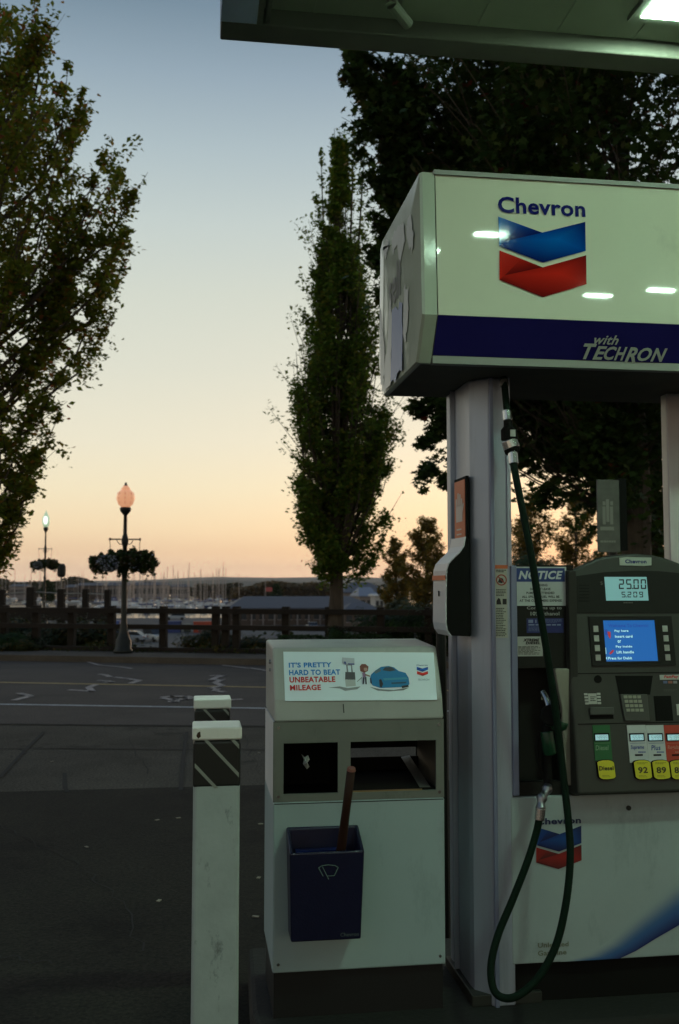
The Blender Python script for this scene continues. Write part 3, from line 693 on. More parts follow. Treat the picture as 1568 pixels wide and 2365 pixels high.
# openings frame
pg = 0.004
ol = F0.rc(655, 1716, 781, 1834); orr = F0.rc(810, 1712, 1008, 1828)
fr = MB(); zA, zB = z_w+0.001, z_h-0.001
xsplit = [BL, ol[0], ol[2], orr[0], orr[2], BR]
zo0, zo1 = min(ol[1], orr[1]), max(ol[3], orr[3])
def fbox(x0, x1, z0, z1): fr.box(x0, Y0+pg, z0, x1, Y0+0.02, z1)
fr.box(BL, Y0+pg, zA, BR, Y0+0.018, zo0); fr.box(BL, Y0+pg, zo1, BR, Y0+0.018, zB)
fr.box(BL, Y0+pg, zo0, ol[0], Y0+0.018, zo1); fr.box(ol[2], Y0+pg, zo0, orr[0], Y0+0.018, zo1); fr.box(orr[2], Y0+pg, zo0, BR, Y0+0.018, zo1)
frame = fr.build('opening_frame', greyg, bn)
m = MB(); m.box(BL, Y0+0.0185, zA, BL+0.006, YBK, zB); m.build('side_panel', whitep, bn)
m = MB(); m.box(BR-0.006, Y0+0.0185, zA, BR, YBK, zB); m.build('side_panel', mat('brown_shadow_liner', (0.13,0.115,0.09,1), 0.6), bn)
# rear wall with an open window on the right
m = MB(); bw0 = P(812,1760,YBK).x; bw1 = P(960,1760,YBK).x; bz1 = P(850,1726,YBK).z; bz0 = P(850,1800,YBK).z
m.box(BL, YBK-0.012, zA, bw0-0.12, YBK, zB); m.box(bw1, YBK-0.012, zA, BR, YBK, zB); m.box(bw0-0.12, YBK-0.012, bz1, bw1, YBK, zB); m.box(bw0-0.12, YBK-0.012, zA, bw1, YBK, bz0-0.02)
m.build('rear_wall', dark, bn)
m = MB(); m.box(BL+0.007, Y0+0.019, z_w+0.0005, BR-0.007, YBK-0.013, z_w+0.003); m.build('added_dark_floor_sheet', dark, bn)  # dark sheet added over the lit floor so the opening stays black
m = MB(); m.box(BL+0.0065, Y0+0.0185, z_w+0.003, BL+0.0085, YBK-0.013, z_h-0.002); m.build('added_dark_side_sheet', dark, bn)  # second added dark sheet, blackening the left wall inside the opening
m = MB(); m.box(ol[2]+0.012, Y0+0.019, zA, ol[2]+0.02, YBK-0.013, zB); m.box(BL+0.007, Y0+0.30, zA, ol[2]+0.011, Y0+0.31, zB); m.build('inner_divider', dark, bn)
# tray
ty0, ty1 = Y0+0.02, YBK-0.02; tz = zo0+0.004
m = MB(); m.box(orr[0]-0.012, ty0, tz-0.01, orr[2]+0.004, ty1, tz); m.box(orr[0]-0.012, ty1-0.008, tz, P(965,1775,ty1).x, ty1-0.002, tz+0.05); m.build('tray', dark, bn)
m = MB(); xw = orr[2]-0.015; m.add([(xw,ty0+0.01,tz+0.002),(xw-0.0,ty1-0.02,tz+0.055),(xw-0.035,ty1-0.02,tz+0.05),(xw-0.04,ty0+0.01,tz+0.002)], [(0,1,2,3),(3,2,1,0)]); m.build('tray_flank', mat('worn_steel', (0.35,0.33,0.31,1), 0.35, metal=0.7), bn)
m = MB(); m.box(orr[0], Y0+0.012, zo0, orr[2]-0.05, Y0+0.02, zo0+0.004); m.build('brass_lip', mat('dull_brass', (0.35,0.25,0.12,1), 0.35, metal=0.8), bn)
# hood: side profile (Y, Z)
hp = [(Y0-0.002, z_h), (Y0+0.012, z_h+0.075), (YT, z_t), (YBK, z_t+0.012), (YBK, z_h)]
m = MB(); m.prism_x(hp, BL+0.002, BR-0.001); m.build('hood', hoodm, bn, bevel=0.008)
HP = Pl((0, hp[1][0], hp[1][1]), v=(0, hp[2][0]-hp[1][0], hp[2][1]-hp[1][1]))
m = MB()
m.ppoly(HP, [(654,1506),(1001,1508),(1009,1617),(658,1620)], 0.001, 0.004); pst = m.build('poster', posterm, bn)
def hz2(x, y): return ((x/1.8447+1000)/1.7321, (y/1.845+2500)/1.7321)     # enlarged crop of the bin
wv = 0.0055
for txt, mt, a in (("IT'S PRETTY", cyan, (285,280,600,318)), ("HARD TO BEAT", cyan, (287,334,664,374)), ("UNBEATABLE", red, (290,386,628,428)), ("MILEAGE", red, (294,446,522,487))):
    x0, y0 = hz2(a[0], a[1]); x1, y1 = hz2(a[2], a[3])
    m = MB(); text(m, HP, txt, x0, y0, x1, y1, wv, 0.032); m.build('lettering', mt, pst)
def hpoly(mb, pts, w, col): mb.ppoly(HP, [hz2(*p) for p in pts], w-0.0006, w, col)
m = MB(); SH = (0.28,0.31,0.33)
hpoly(m, [(580,466),(660,458),(720,470),(815,458),(790,478),(700,490),(660,472)], wv, SH)
hpoly(m, [(885,462),(960,478),(1060,484),(1172,466),(1130,486),(1020,494),(940,488)], wv, (0.2,0.22,0.24))
hpoly(m, [(700,405),(775,405),(778,455),(706,460)], wv+0.001, (0.5,0.53,0.53)); hpoly(m, [(702,352),(772,354),(776,410),(700,408)], wv+0.001, (0.10,0.10,0.11))
hpoly(m, [(708,300),(718,300),(724,354),(712,354)], wv+0.001, (0.25,0.27,0.3)); hpoly(m, [(742,300),(750,300),(758,354),(746,354)], wv+0.001, (0.25,0.27,0.3))
hpoly(m, [(678,246),(768,252),(768,300),(680,288)], wv+0.002, (0.5,0.54,0.6)); hpoly(m, [(690,276),(706,278),(707,300),(692,290)], wv+0.003, (0.08,0.1,0.3)); hpoly(m, [(722,290),(768,292),(768,300),(722,298)], wv+0.003, (0.05,0.07,0.3))
# plain child figure and plain blue hatchback
hpoly(m, [(808,310),(822,294),(850,294),(872,312),(868,345),(840,358),(812,345)], wv+0.001, (0.22,0.07,0.05)); hpoly(m, [(838,322),(862,322),(864,340),(850,348),(838,340)], wv+0.002, (0.5,0.3,0.24))
hpoly(m, [(826,358),(848,356),(854,390),(832,392)], wv+0.001, (0.32,0.2,0.34)); hpoly(m, [(832,392),(844,392),(838,442),(828,442)], wv+0.001, (0.03,0.03,0.06)); hpoly(m, [(846,392),(856,390),(860,442),(850,442)], wv+0.001, (0.03,0.03,0.06))
hpoly(m, [(848,366),(885,380),(882,388),(848,376)], wv+0.001, (0.3,0.18,0.14)); hpoly(m, [(826,395),(790,425),(787,422),(822,390)], wv+0.001, (0.25,0.3,0.3))
hpoly(m, [(882,400),(892,370),(925,340),(965,314),(1020,308),(1060,318),(1095,345),(1145,358),(1168,395),(1174,440),(1160,462),(1060,466),(960,470),(905,452),(885,430)], wv+0.001, (0.01,0.20,0.45))
hpoly(m, [(975,340),(995,318),(1040,316),(1075,340),(1030,348)], wv+0.002, (0.05,0.06,0.08)); hpoly(m, [(912,352),(955,325),(965,345),(925,366)], wv+0.002, (0.10,0.16,0.2))
hpoly(m, [(950,410),(966,405),(980,440),(970,468),(955,460)], wv+0.002, (0.03,0.03,0.04)); hpoly(m, [(1115,455),(1165,448),(1168,462),(1120,472)], wv+0.002, (0.03,0.03,0.04)); hpoly(m, [(884,400),(892,398),(898,440),(888,436)], wv+0.002, (0.03,0.03,0.04))
hpoly(m, [(980,400),(1150,392),(1165,405),(990,415)], wv+0.002, (0.05,0.30,0.45)); hpoly(m, [(1040,430),(1150,424),(1150,436),(1042,442)], wv+0.002, (0.02,0.09,0.16))
m.build('artwork', vcm, pst)
m = MB()
Bp = [hz2(*p) for p in ((1228,313),(1270,326),(1311,314),(1311,334),(1271,350),(1228,336))]; Rp = [hz2(*p) for p in ((1230,345),(1272,358),(1311,346),(1311,366),(1272,381),(1230,367))]
chevron_logo(m, HP, Bp, Rp, wv, 1.3); x0, y0 = hz2(1226,296); x1, y1 = hz2(1308,307); text(m, HP, 'Chevron', x0, y0, x1, y1, wv, 0.02, col=(0.05,0.12,0.3)); 
x0, y0 = hz2(1236,401); x1, y1 = hz2(1322,415); text(m, HP, 'TECHRON', x0, y0, x1, y1, wv, 0.01, 0.2, col=(0.2,0.3,0.4)); m.build('emblem', vcm, pst)
m = MB(); q0 = HP.uv(793, 1628); m.uvbox(HP, q0[0]-0.002, q0[1]-0.03, q0[0]+0.001, q0[1]+0.002, 0.0, 0.0035); m.build('seam', dark3, bn)
sidep = Pl((BL, 0, 0), u=(0,-1,0))
m = MB(); m.tube([(BL-0.006, Y0+0.16, z_t-0.055), (BL+0.001, Y0+0.16, z_t-0.055)], 0.008, 10); m.tube([(BL-0.005, Y0+0.16, z_t-0.085), (BL+0.001, Y0+0.16, z_t-0.085)], 0.006, 10); m.build('lock', steel, bn)
for sx_, sz_ in ((BL+0.018, z_h-0.02), (BR-0.018, z_h-0.02), (BL+0.018, z_w+0.02), (BR-0.018, z_w+0.02), (BL+0.02, zb0+0.03), (BR-0.02, zb0+0.03)):
    m = MB(); yy = Y0+(0.004 if sz_ > z_w else 0.0); m.tube([(sx_, yy-0.003, sz_), (sx_, yy+0.001, sz_)], 0.0055, 10); m.build('screw', steel, bn)
m = MB(); m.box(BL+0.004, Y0-0.0012, z_w-0.006, BR-0.004, Y0+0.001, z_w-0.003); m.build('seam', dark3, bn)
# crumpled towel in the left opening
m = MB(); base = [(700,1748),(706,1762),(703,1770),(712,1782),(718,1776),(713,1766),(719,1760),(715,1750),(708,1756)]
uv = [F0.uv(*p) for p in base]; vs = [F0.pt(u, v, -0.035-0.02*random.random()) for u, v in uv]; c_ = F0.uv(710,1764); vs.append(F0.pt(c_[0], c_[1], -0.015))
m.add(vs, [(i,(i+1)%9,9) for i in range(9)]); m.add([v+Vector((0,0.012,0)) for v in vs], [((i+1)%9,i,9) for i in range(9)])
tag(m.build('paper_towel', mat('crumpled_paper', (0.5,0.52,0.48,1), 0.8)), 'small crumpled pale paper caught in the left opening of the bin', 'paper')
# squeegee bucket
bl, bb, br, bt = F0.rc(664, 1905, 843, 2177); 
bk = thing('squeegee_bucket', 'dark blue window washing bucket hung on the front of the white bin', 'bucket', ((bl+br)/2, Y0-0.06, bb))
YB1 = Y0-0.002
def bp(x, y, Y): return P(x, y, Y)
yf = Y0-0.135
fx0, fx1 = P(669,1972,yf).x, P(842,1965,yf).x; fz1 = P(755,1968,yf).z; fz0 = P(755,2173,yf+0.03).z
bx0, bx1 = P(664,1908,YB1).x, P(834,1905,YB1).x; bz1_ = P(750,1906,YB1).z
def ring(x0, x1, y0, y1, z, za=None): return [(x0,y0,z),(x1,y0,z),(x1,y1,z if za is None else za),(x0,y1,z if za is None else za)]
o_b = ring(fx0+0.008, fx1-0.008, yf+0.03, YB1, fz0); o_t = ring(fx0, fx1, yf, YB1, fz1, bz1_)
t_ = 0.012
i_t = ring(fx0+t_, fx1-t_, yf+t_, YB1-t_, fz1+0.001, bz1_-0.004); i_b = ring(fx0+t_+.008, fx1-t_-.008, yf+t_+.03, YB1-t_, fz0+0.05)
m = MB(); m.add(o_b+o_t+i_t+i_b, [(3,2,1,0)]+[(i,(i+1)%4,4+(i+1)%4,4+i) for i in range(4)]+[(4+i,4+(i+1)%4,8+(i+1)%4,8+i) for i in range(4)]+[(8+i,8+(i+1)%4,12+(i+1)%4,12+i) for i in range(4)]+[(12,13,14,15)])
m.build('body', blue, bk, bevel=0.008, seg=3)
m = MB(); zs_ = fz1-0.035; m.box(fx0+0.03, YB1-0.05, zs_, fx1-0.05, YB1-0.02, zs_+0.02); m.build('inner_bar', mat('wet_blue', (0.01,0.02,0.12,1), 0.3), bk)
fb = Pl((fx0, yf, fz1), v=(0, -0.03, fz1-fz0))
m = MB()
def fz(x, y): return (P(700,3100,1).x*0 + (700+x/1.3635)/1.7321, (3100+y/1.3635)/1.7321)
def stroke(mb, pl, pts, wd, w):
    uv = [Vector(pl.uv(*p)) for p in pts]
    for a, b in zip(uv[:-1], uv[1:]):
        d = (b-a).normalized(); nn = Vector((-d.y, d.x))*wd/2
        mb.add([pl.pt(*(a-nn),w), pl.pt(*(b-nn),w), pl.pt(*(b+nn),w), pl.pt(*(a+nn),w)], [(0,1,2,3)])
stroke(m, fb, [fz(*p) for p in ((808,552),(783,505),(800,494),(835,489),(870,492),(890,503),(868,548),(828,550))], 0.0022, 0.0025)
stroke(m, fb, [fz(*p) for p in ((803,498),(838,568))], 0.0022, 0.003)
m.build('wiper_symbol', mat('pale_green_print', (0.16,0.24,0.22,1), 0.5), bk)
x0, y0 = fz(902,858); x1, y1 = fz(1002,878)
m = MB(); text(m, fb, 'Chevron', x0, y0, x1, y1, 0.0025); m.build('lettering', mat('dim_print', (0.10,0.13,0.13,1), 0.5), bk)
m = MB(); a = P(811,1778,3.36); b = P(788,1960,3.46); m.tube([a, a.lerp(b,.5), b, b+(b-a)*0.15], [0.0145,0.0145,0.0165,0.0165], 14)
sq = thing('squeegee', 'reddish brown squeegee handle sticking up out of the blue bucket', 'squeegee', tuple(b))
m.build('handle', brown, sq, smooth=True)
m = MB(); m.tube([a+Vector((0,0,-0.002)), a+(a-b).normalized()*0.008], [0.0155,0.013], 14); m.build('end_cap', mat('faded_red_cap', (0.2,0.07,0.05,1), 0.6), sq)
m = MB(); c_ = b+(b-a)*0.15; m.box(c_.x-0.09, c_.y-0.015, c_.z-0.05, c_.x+0.05, c_.y+0.02, c_.z); m.build('sponge_head', dark, sq)

# ================================================================== BOLLARDS
def bollard(label, xl, xr, ytop, Yb, Yd):
    """square hollow post, black reflective band, white cap"""
    X0_, X1_ = P(xl, ytop+60, Yb).x, P(xr, ytop+60, Yb).x; wd = X1_-X0_; zt = P((xl+xr)/2, ytop+ (14 if wd > 0 else 0), Yb).z
    o = thing('bollard', label, 'bollard', ((X0_+X1_)/2, Yb+wd/2, 0), group='white bollards guarding the pump island')
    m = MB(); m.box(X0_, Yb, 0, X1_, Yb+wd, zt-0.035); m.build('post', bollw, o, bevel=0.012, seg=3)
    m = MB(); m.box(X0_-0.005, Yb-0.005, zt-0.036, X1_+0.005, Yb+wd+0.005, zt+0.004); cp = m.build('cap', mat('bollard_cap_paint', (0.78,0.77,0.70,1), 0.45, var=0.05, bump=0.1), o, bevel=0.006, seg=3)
    pl = Pl((X0_, Yb, 0)); zb = zt-0.185
    m = MB(); m.box(X0_-0.0015, Yb-0.0015, zb, X1_+0.0015, Yb+wd+0.0015, zt-0.0365); bd = m.build('band', mat('black_reflective_tape', (0.014,0.016,0.014,1), 0.35), o, bevel=0.011, seg=3)
    m = MB(); hh = zt-0.0365-zb
    for k, u0 in enumerate((-0.094, 0.012, 0.095)):      # thin diagonal stripes, falling to the right
        pts = []
        a0, a1 = u0+0.02, u0+0.033; s = 0.94
        poly = [(a0, hh), (a1, hh), (a1+hh*s, 0), (a0+hh*s, 0)]
        def clip(poly, f, inside):
            r_ = []
            for i in range(len(poly)):
                p, q = poly[i], poly[(i+1)%len(poly)]
                if inside(p): r_.append(p)
                if inside(p) != inside(q):
                    t = f(p, q); r_.append((p[0]+(q[0]-p[0])*t, p[1]+(q[1]-p[1])*t))
            return r_
        lo, hi = 0.004, wd-0.004
        poly = clip(poly, lambda p,q: (lo-p[0])/(q[0]-p[0]), lambda p: p[0] >= lo)
        if poly: poly = clip(poly, lambda p,q: (hi-p[0])/(q[0]-p[0]), lambda p: p[0] <= hi)
        if len(poly) >= 3: m.add([pl.pt(u, zb+v, 0.003) for u, v in poly], [tuple(range(len(poly)))[::-1]])
    if m.v: m.build('stripe', mat('grey_reflective_stripe', (0.26,0.28,0.24,1), 0.4), bd)
    m = MB(); m.ppoly(pl, [(0.012, zt-0.012), (0.020, zt-0.008), (0.022, zt-0.024), (0.014, zt-0.030), (0.008, zt-0.022)], 0.0, 0.0058, px=False)
    if ytop > 1620: m.build('rust_chip', mat('rust', (0.06,0.03,0.015,1), 0.9), cp)
    return o
bollard('taller looking white bollard in front, black band and chipped white cap', 447, 555, 1668, 3.2, 0.15)
bollard('far white bollard, only its cap and striped band showing behind the near one', 449.5, 531, 1603, 4.28, 0.15)

# ================================================================== FUEL DISPENSER
fd = thing('fuel_dispenser', 'charcoal fuel dispenser with arched head, blue pay screen and white lower cabinet', 'fuel pump', (1.6, Y0+0.15, 0.15))
def dz(x, y): return (1125.8+x*0.28205, 1270.2+y*0.28205)     # enlarged crop of the head
def ez(x, y): return (981.5+x*0.37409, 1789.7+y*0.37409)      # enlarged crop of the cabinet
XA = P(1180.5, 2000, Y0).x; XB = XA+1.12
zc0 = P(1350, 2219, Y0).z; zc1 = P(1300, 1838, Y0).z
m = MB(); m.box(XA+0.01, Y0+0.03, 0.15, XB-0.01, Y0+0.33, zc0-0.002); m.build('plinth', dark, fd)
m = MB(); m.box(XA, Y0, zc0, XB, Y0+0.36, zc1); cab = m.build('lower_cabinet', scuff(mat('cabinet_white', (0.34,0.40,0.40,1), 0.4, var=0.07, scale=4, bump=0.03), 0.55, 0.72, 0.7, 4), fd, bevel=0.005)
m = MB(); 
Bq = [ez(*p) for p in ((690,322),(830,364),(963,312),(964,420),(825,472),(690,434))]; Rq = [ez(*p) for p in ((685,446),(824,486),(964,430),(965,526),(822,580),(685,540))]
chevron_logo(m, F0, Bq, Rq, 0.003, 0.38); x0, y0 = ez(683,262); x1, y1 = ez(961,303); m.build('emblem', vcm, cab)
m = MB(); text(m, F0, 'Chevron', x0, y0, x1, y1, 0.003, 0.03); m.build('lettering', mat('dull_navy_print', (0.012,0.018,0.07,1), 0.5), cab)
m = MB()
x0, y0 = ez(695,1031); x1, y1 = ez(885,1061); text(m, F0, 'Unleaded', x0, y0, x1, y1, 0.003, 0.02)
x0, y0 = ez(695,1079); x1, y1 = ez(872,1111); text(m, F0, 'Gasoline', x0, y0, x1, y1, 0.003, 0.02); m.build('lettering', mat('faded_green_print', (0.16,0.17,0.11,1), 0.6), cab)
m = MB(); c_ = F0.uv(*ez(1255,203)); q = F0.pt(c_[0], c_[1], 0); m.tube([(q.x, q.y-0.006, q.z), (q.x, q.y+0.002, q.z)], 0.009, 14); m.build('lock', dark3, cab)
# blue swoosh, a printed fade
m = MB(); K = 14
lower = [ez(*p) for p in ((1120,1150),(1200,1135),(1300,1085),(1420,1010),(1568,925),(1750,800),(2100,560))]
upper = [ez(*p) for p in ((830,1152),(980,1110),(1120,1030),(1280,880),(1568,640),(1750,470),(2100,140))]
wc = (0.335,0.395,0.395); bc = (0.006,0.012,0.10); mc = (0.03,0.10,0.26)
for i in range(len(lower)-1):
    for k in range(K):
        def pp(j, t): return (lower[j][0]+(upper[j][0]-lower[j][0])*t, lower[j][1]+(upper[j][1]-lower[j][1])*t)
        def cc(t): 
            if t < 0.35: s = t/0.35; return tuple(bc[q]+(mc[q]-bc[q])*s for q in range(3))
            s = ((t-0.35)/0.65); s = s*s*(3-2*s); return tuple(mc[q]+(wc[q]-mc[q])*s for q in range(3))
        t0, t1 = k/K, (k+1)/K
        vs = []
        for j, t in ((i,t0),(i+1,t0),(i+1,t1),(i,t1)):
            u, v = F0.uv(*pp(j, t)); v = max(v, zc0+0.002); u = min(u, XB-0.006); vs.append(F0.pt(u, v, 0.003))
        m.add(vs, [(0,1,2,3)], [(cc(t0),cc(t0),cc(t1),cc(t1))])
m.build('swoosh', vcm, cab)
# upper body: left bay
z_top = P(1250, 1305, Y0).z
XM = P(1318, 1500, Y0).x
hb = [F0.rc(*dz(250,968), *dz(600,1905))]
a, b, c, d = hb[0]
m = MB(); zc1b = zc1+0.002; yb_ = Y0+0.34; pt_ = 0.012
m.box(XA+0.002, Y0+pt_, zc1b, a, Y0+0.05, z_top); m.box(c, Y0+pt_, zc1b, XM+0.02, Y0+0.05, z_top)
m.box(a, Y0+pt_, d, c, Y0+0.05, z_top); m.box(a, Y0+pt_, zc1b, c, Y0+0.05, b)
m.box(XA+0.002, Y0+0.12, zc1b, XM+0.02, yb_, z_top-0.001)
bay = m.build('nozzle_bay', dark2, fd)
m = MB(); m.prect(F0, 1182, 1306, 1196, 1838, -0.013, 0.004); m.build('bay_trim', mat('blue_grey_trim', (0.22,0.25,0.36,1), 0.4, metal=0.4), fd, bevel=0.003)
m = MB(); m.box(XM-0.012, Y0-0.02, zc1b, XM+0.02, Y0+0.05, z_top-0.02); m.build('bay_divider', dark3, fd, bevel=0.004)
# beige guard beside the nozzle
m = MB(); m.ppoly(F0, [dz(*p) for p in ((545,970),(660,970),(682,1000),(690,1300),(700,1925),(640,1925),(612,1600),(602,1300),(556,1050))], -0.012, 0.012); m.build('nozzle_guard', beige, fd, bevel=0.004)
# signs on the bay
m = MB(); a = dz(228,137); b = dz(655,457); w_ = -0.010
m.prect(F0, *a, *b, -0.013, w_); ns = m.build('notice_plate', mat('notice_white', (0.50,0.54,0.53,1), 0.5, var=0.05), fd, bevel=0.0)
m = MB(); m.prect(F0, *dz(243,148), *dz(640,260), -0.012, w_+0.0015); m.build('notice_header', mat('notice_blue', (0.02,0.05,0.20,1), 0.5), ns)
m = MB(); text(m, F0, 'NOTICE', *dz(258,170), *dz(622,240), w_+0.003, 0.04, 0.25); m.build('lettering', mat('notice_white_print', (0.55,0.6,0.62,1), 0.5), ns)
m = MB()
for s_, x0, x1, y in (('WARNING',385,497,288),('DO NOT LEAVE',355,522,320),('PUMP UNATTENDED',325,555,352),('ALL SPILLED FUEL WILL BE',288,596,383),('AT THE CUSTOMERS EXPENSE',268,614,415)):
    text(m, F0, s_, *dz(x0,y-10), *dz(x1,y+10), w_+0.002, 0.03)
m.build('lettering', blackp, ns)
m = MB(); text(m, F0, 'Contains up to', *dz(330,462), *dz(616,494), w_, 0.02); m.build('lettering', mat('grey_print', (0.30,0.31,0.28,1), 0.5), bay)
m = MB(); text(m, F0, '10% Ethanol', *dz(360,506), *dz(597,537), w_, 0.02); m.build('lettering', mat('grey_print', (0.30,0.31,0.28,1), 0.5), bay)
m = MB(); m.prect(F0, *dz(330,560), *dz(632,680), -0.013, w_); bl_ = m.build('blue_label', mat('dull_blue_label', (0.012,0.02,0.12,1), 0.5), fd)
m = MB(); m.prect(F0, *dz(342,572), *dz(380,598), w_, w_+0.001); m.prect(F0, *dz(398,572), *dz(408,598), w_, w_+0.001); bars(m, F0, *dz(342,608), *dz(620,622), 1, w_+0.001, 0.8); bars(m, F0, *dz(480,568), *dz(625,600), 4, w_+0.001, 0.3, seed=8); bars(m, F0, *dz(342,630), *dz(470,672), 4, w_+0.001, 0.3, seed=9)
m.build('small_print', mat('blue_grey_print', (0.18,0.22,0.36,1), 0.5), bl_)
m = MB(); m.prect(F0, *dz(246,710), *dz(460,872), -0.013, w_); wl_ = m.build('diesel_label', mat('label_white', (0.44,0.46,0.42,1), 0.5), fd)
m = MB(); text(m, F0, 'XTREME', *dz(298,726), *dz(432,750), w_+0.002, 0.05, 0.2); text(m, F0, 'DIESEL', *dz(318,752), *dz(440,774), w_+0.002, 0.05, 0.2); bars(m, F0, *dz(258,790), *dz(450,862), 7, w_+0.002, 0.4, seed=11); m.build('lettering', blackp, wl_)

# sloping head with the arched top
HD = slant(Y0+0.045, 1300, Y0-0.085, 1838, 1450)
def hd(x, y): return HD.uv(*dz(x, y))
arch = [dz(*p) for p in ((700,1985),(690,1400),(684,700),(672,300),(678,180),(720,150),(800,108),(900,64),(990,43),(1080,32),(1220,27),(1340,36),(1430,54),(1520,84),(1610,118),(1700,152),(1760,180),(1768,300),(1768,1985))]
au = [HD.uv(*p) for p in arch]
au = [(u, v) if i not in (0, len(au)-1) else (u, HD.uv(1450,1834)[1]) for i, (u, v) in enumerate(au)]
xl_ = au[1][0]; au[0] = (au[0][0], au[0][1]); 
left_u = HD.uv(*dz(700,1400))[0]; right_u = au[-2][0]
au = [(left_u, v) if i < 5 else ((right_u, v) if i > len(au)-4 else (u, v)) for i, (u, v) in enumerate(au)]
m = MB(); m.ppoly(HD, au, -0.30, 0.0, px=False)
m.build('head', mat('head_grey', (0.032,0.035,0.028,1), 0.5, var=0.1, bump=0.04, bscale=200), fd, bevel=0.012, seg=3)
# darker inset under the arch
inn = [dz(*p) for p in ((728,520),(724,215),(960,182),(1210,170),(1400,174),(1568,190),(1725,215),(1725,520))]
m = MB(); m.ppoly(HD, inn, -0.01, 0.0025); m.build('display_surround', dark2, fd)
m = MB(); cpnt = [dz(*p) for p in ((1078,66),(1140,60),(1338,64),(1338,126),(1280,131),(1080,126))]; m.ppoly(HD, cpnt, -0.002, 0.005)
bdg = m.build('badge', mat('badge_white', (0.42,0.46,0.40,1), 0.4), fd)
m = MB(); text(m, HD, 'Chevron', *dz(1122,80), *dz(1296,112), 0.006, 0.035); m.build('lettering', signt, bdg)
m = MB(); m.prect(HD, *dz(962,222), *dz(1307,415), 0.0, 0.004); ld = m.build('sale_display', lcd, fd)
m = MB(); seg7(m, HD, '25.00', *dz(1068,241), *dz(1292,322), 0.005, 0.20, 0.26); seg7(m, HD, '5.209', *dz(1092,343), *dz(1268,390), 0.005, 0.19, 0.34)
m.build('digits', blackp, ld)
m = MB(); text(m, HD, '$', *dz(920,258), *dz(942,290), 0.004); bars(m, HD, *dz(1110,428), *dz(1190,440), 1, 0.004, 0.8); m.build('lettering', mat('dim_grey_print', (0.10,0.09,0.08,1), 0.5), fd)
m = MB()
for k in range(6): m.prect(HD, *dz(745,288+26*k), *dz(830,292+26*k), 0.002, 0.0045)
m.build('speaker_slots', dark, fd)
# pay screen
m = MB()
a, b, c, d = HD.rc(*dz(838,545), *dz(1520,950)); a2, b2, c2_, d2 = HD.rc(*dz(955,577), *dz(1378,912)); t = 0.006
m.uvbox(HD, a, b, a2, d, 0, t); m.uvbox(HD, c2_, b, c, d, 0, t); m.uvbox(HD, a2, d2, c2_, d, 0, t); m.uvbox(HD, a2, b, c2_, b2, 0, t)
bz = m.build('screen_bezel', dark2, fd)
m = MB(); m.uvbox(HD, a2, b2, c2_, d2, 0, 0.003); sc_ = m.build('pay_screen', scrm, fd)
m = MB()
for s_, x0, x1, y in (('Pay here',1036,1150,666),('Insert card',1040,1183,709),('or',1062,1090,751),('Pay inside',1047,1181,794),('Lift handle',1053,1195,837),('Press for Debit',985,1180,887)):
    text(m, HD, s_, *dz(x0,y-12), *dz(x1,y+11), 0.0045, 0.03)
q = HD.uv(*dz(972,887)); m.add([HD.pt(q[0]-0.004,q[1],0.0045), HD.pt(q[0]+0.002,q[1]-0.006,0.0045), HD.pt(q[0]+0.002,q[1]+0.006,0.0045)], [(0,1,2)])
m.prect(HD, *dz(964,800), *dz(968,852), 0.003, 0.0045); m.build('lettering', scrt, sc_)
m = MB(); text(m, HD, 'Welcome To Chevron', *dz(985,606), *dz(1312,634), 0.0045, 0.03)
m.build('lettering', scrd, sc_)
m = MB(); m.ppoly(HD, [dz(*p) for p in ((952,652),(975,650),(982,700),(962,700))], 0.003, 0.0045)
m.build('card_icon', scrd, sc_)
m = MB(); m.ppoly(HD, [dz(*p) for p in ((978,668),(1003,672),(1005,708),(1000,728),(985,704))], 0.003, 0.0048); m.build('hand_icon', mat('screen_red', (0.3,0.02,0.02,1), 0.4, emit=(0.45,0.04,0.05,1), estr=0.6), sc_)
m = MB(); m.ppoly(HD, [dz(*p) for p in ((995,845),(1020,818),(1034,824),(1018,846),(1000,858))], 0.003, 0.0048)
m.build('hand_icon', mat('screen_red', (0.3,0.02,0.02,1), 0.4, emit=(0.45,0.04,0.05,1), estr=0.6), sc_)
for lx in ((880,648),(886,726),(893,805),(899,884),(1446,646),(1454,725),(1462,803),(1469,881)):
    m = MB(); m.prect(HD, *dz(lx[0]-20,lx[1]-25), *dz(lx[0]+20,lx[1]+25), 0.0055, 0.010); m.build('soft_key', lightg, fd, bevel=0.001)
# seams and lower face
m = MB()
for y in (478, 1003, 1413): m.prect(HD, *dz(740,y), *dz(1740,y+7), -0.001, 0.0022)
m.build('panel_seam', dark, fd)
m = MB(); c_ = HD.uv(*dz(902,1058)); m.tube([HD.pt(c_[0],c_[1],-0.004), HD.pt(c_[0],c_[1],0.004)], 0.0145, 18); m.build('lens', dark, fd)
m = MB(); m.prect(HD, *dz(825,1175), *dz(893,1262), 0, 0.0025)
for k in range(4):
    m.prect(HD, *dz(790+3*k,1173+25*k), *dz(817+3*k,1190+25*k), 0, 0.003); m.prect(HD, *dz(894+2*k,1170+25*k), *dz(922+2*k,1187+25*k), 0, 0.003)
cl_ = m.build('card_label', lightg, fd)
m = MB(); bars(m, HD, *dz(838,1200), *dz(884,1245), 3, 0.004, 0.5); m.build('small_print', dark3, cl_)
m = MB(); a, b, c, d = HD.rc(*dz(830,1290), *dz(1025,1350)); m.uvbox(HD, a, b, c, d, 0, 0.014); m.build('receipt_slot', midg, fd, bevel=0.002)
m = MB(); m.prect(HD, *dz(838,1352), *dz(1030,1385), 0, 0.0022); m.build('slot_shadow_gap', dark, fd)
m = MB(); m.ppoly(HD, [dz(*p) for p in ((1045,1030),(1352,1030),(1330,1185),(1078,1185))], 0, 0.002); m.build('keypad_hood', dark, fd)
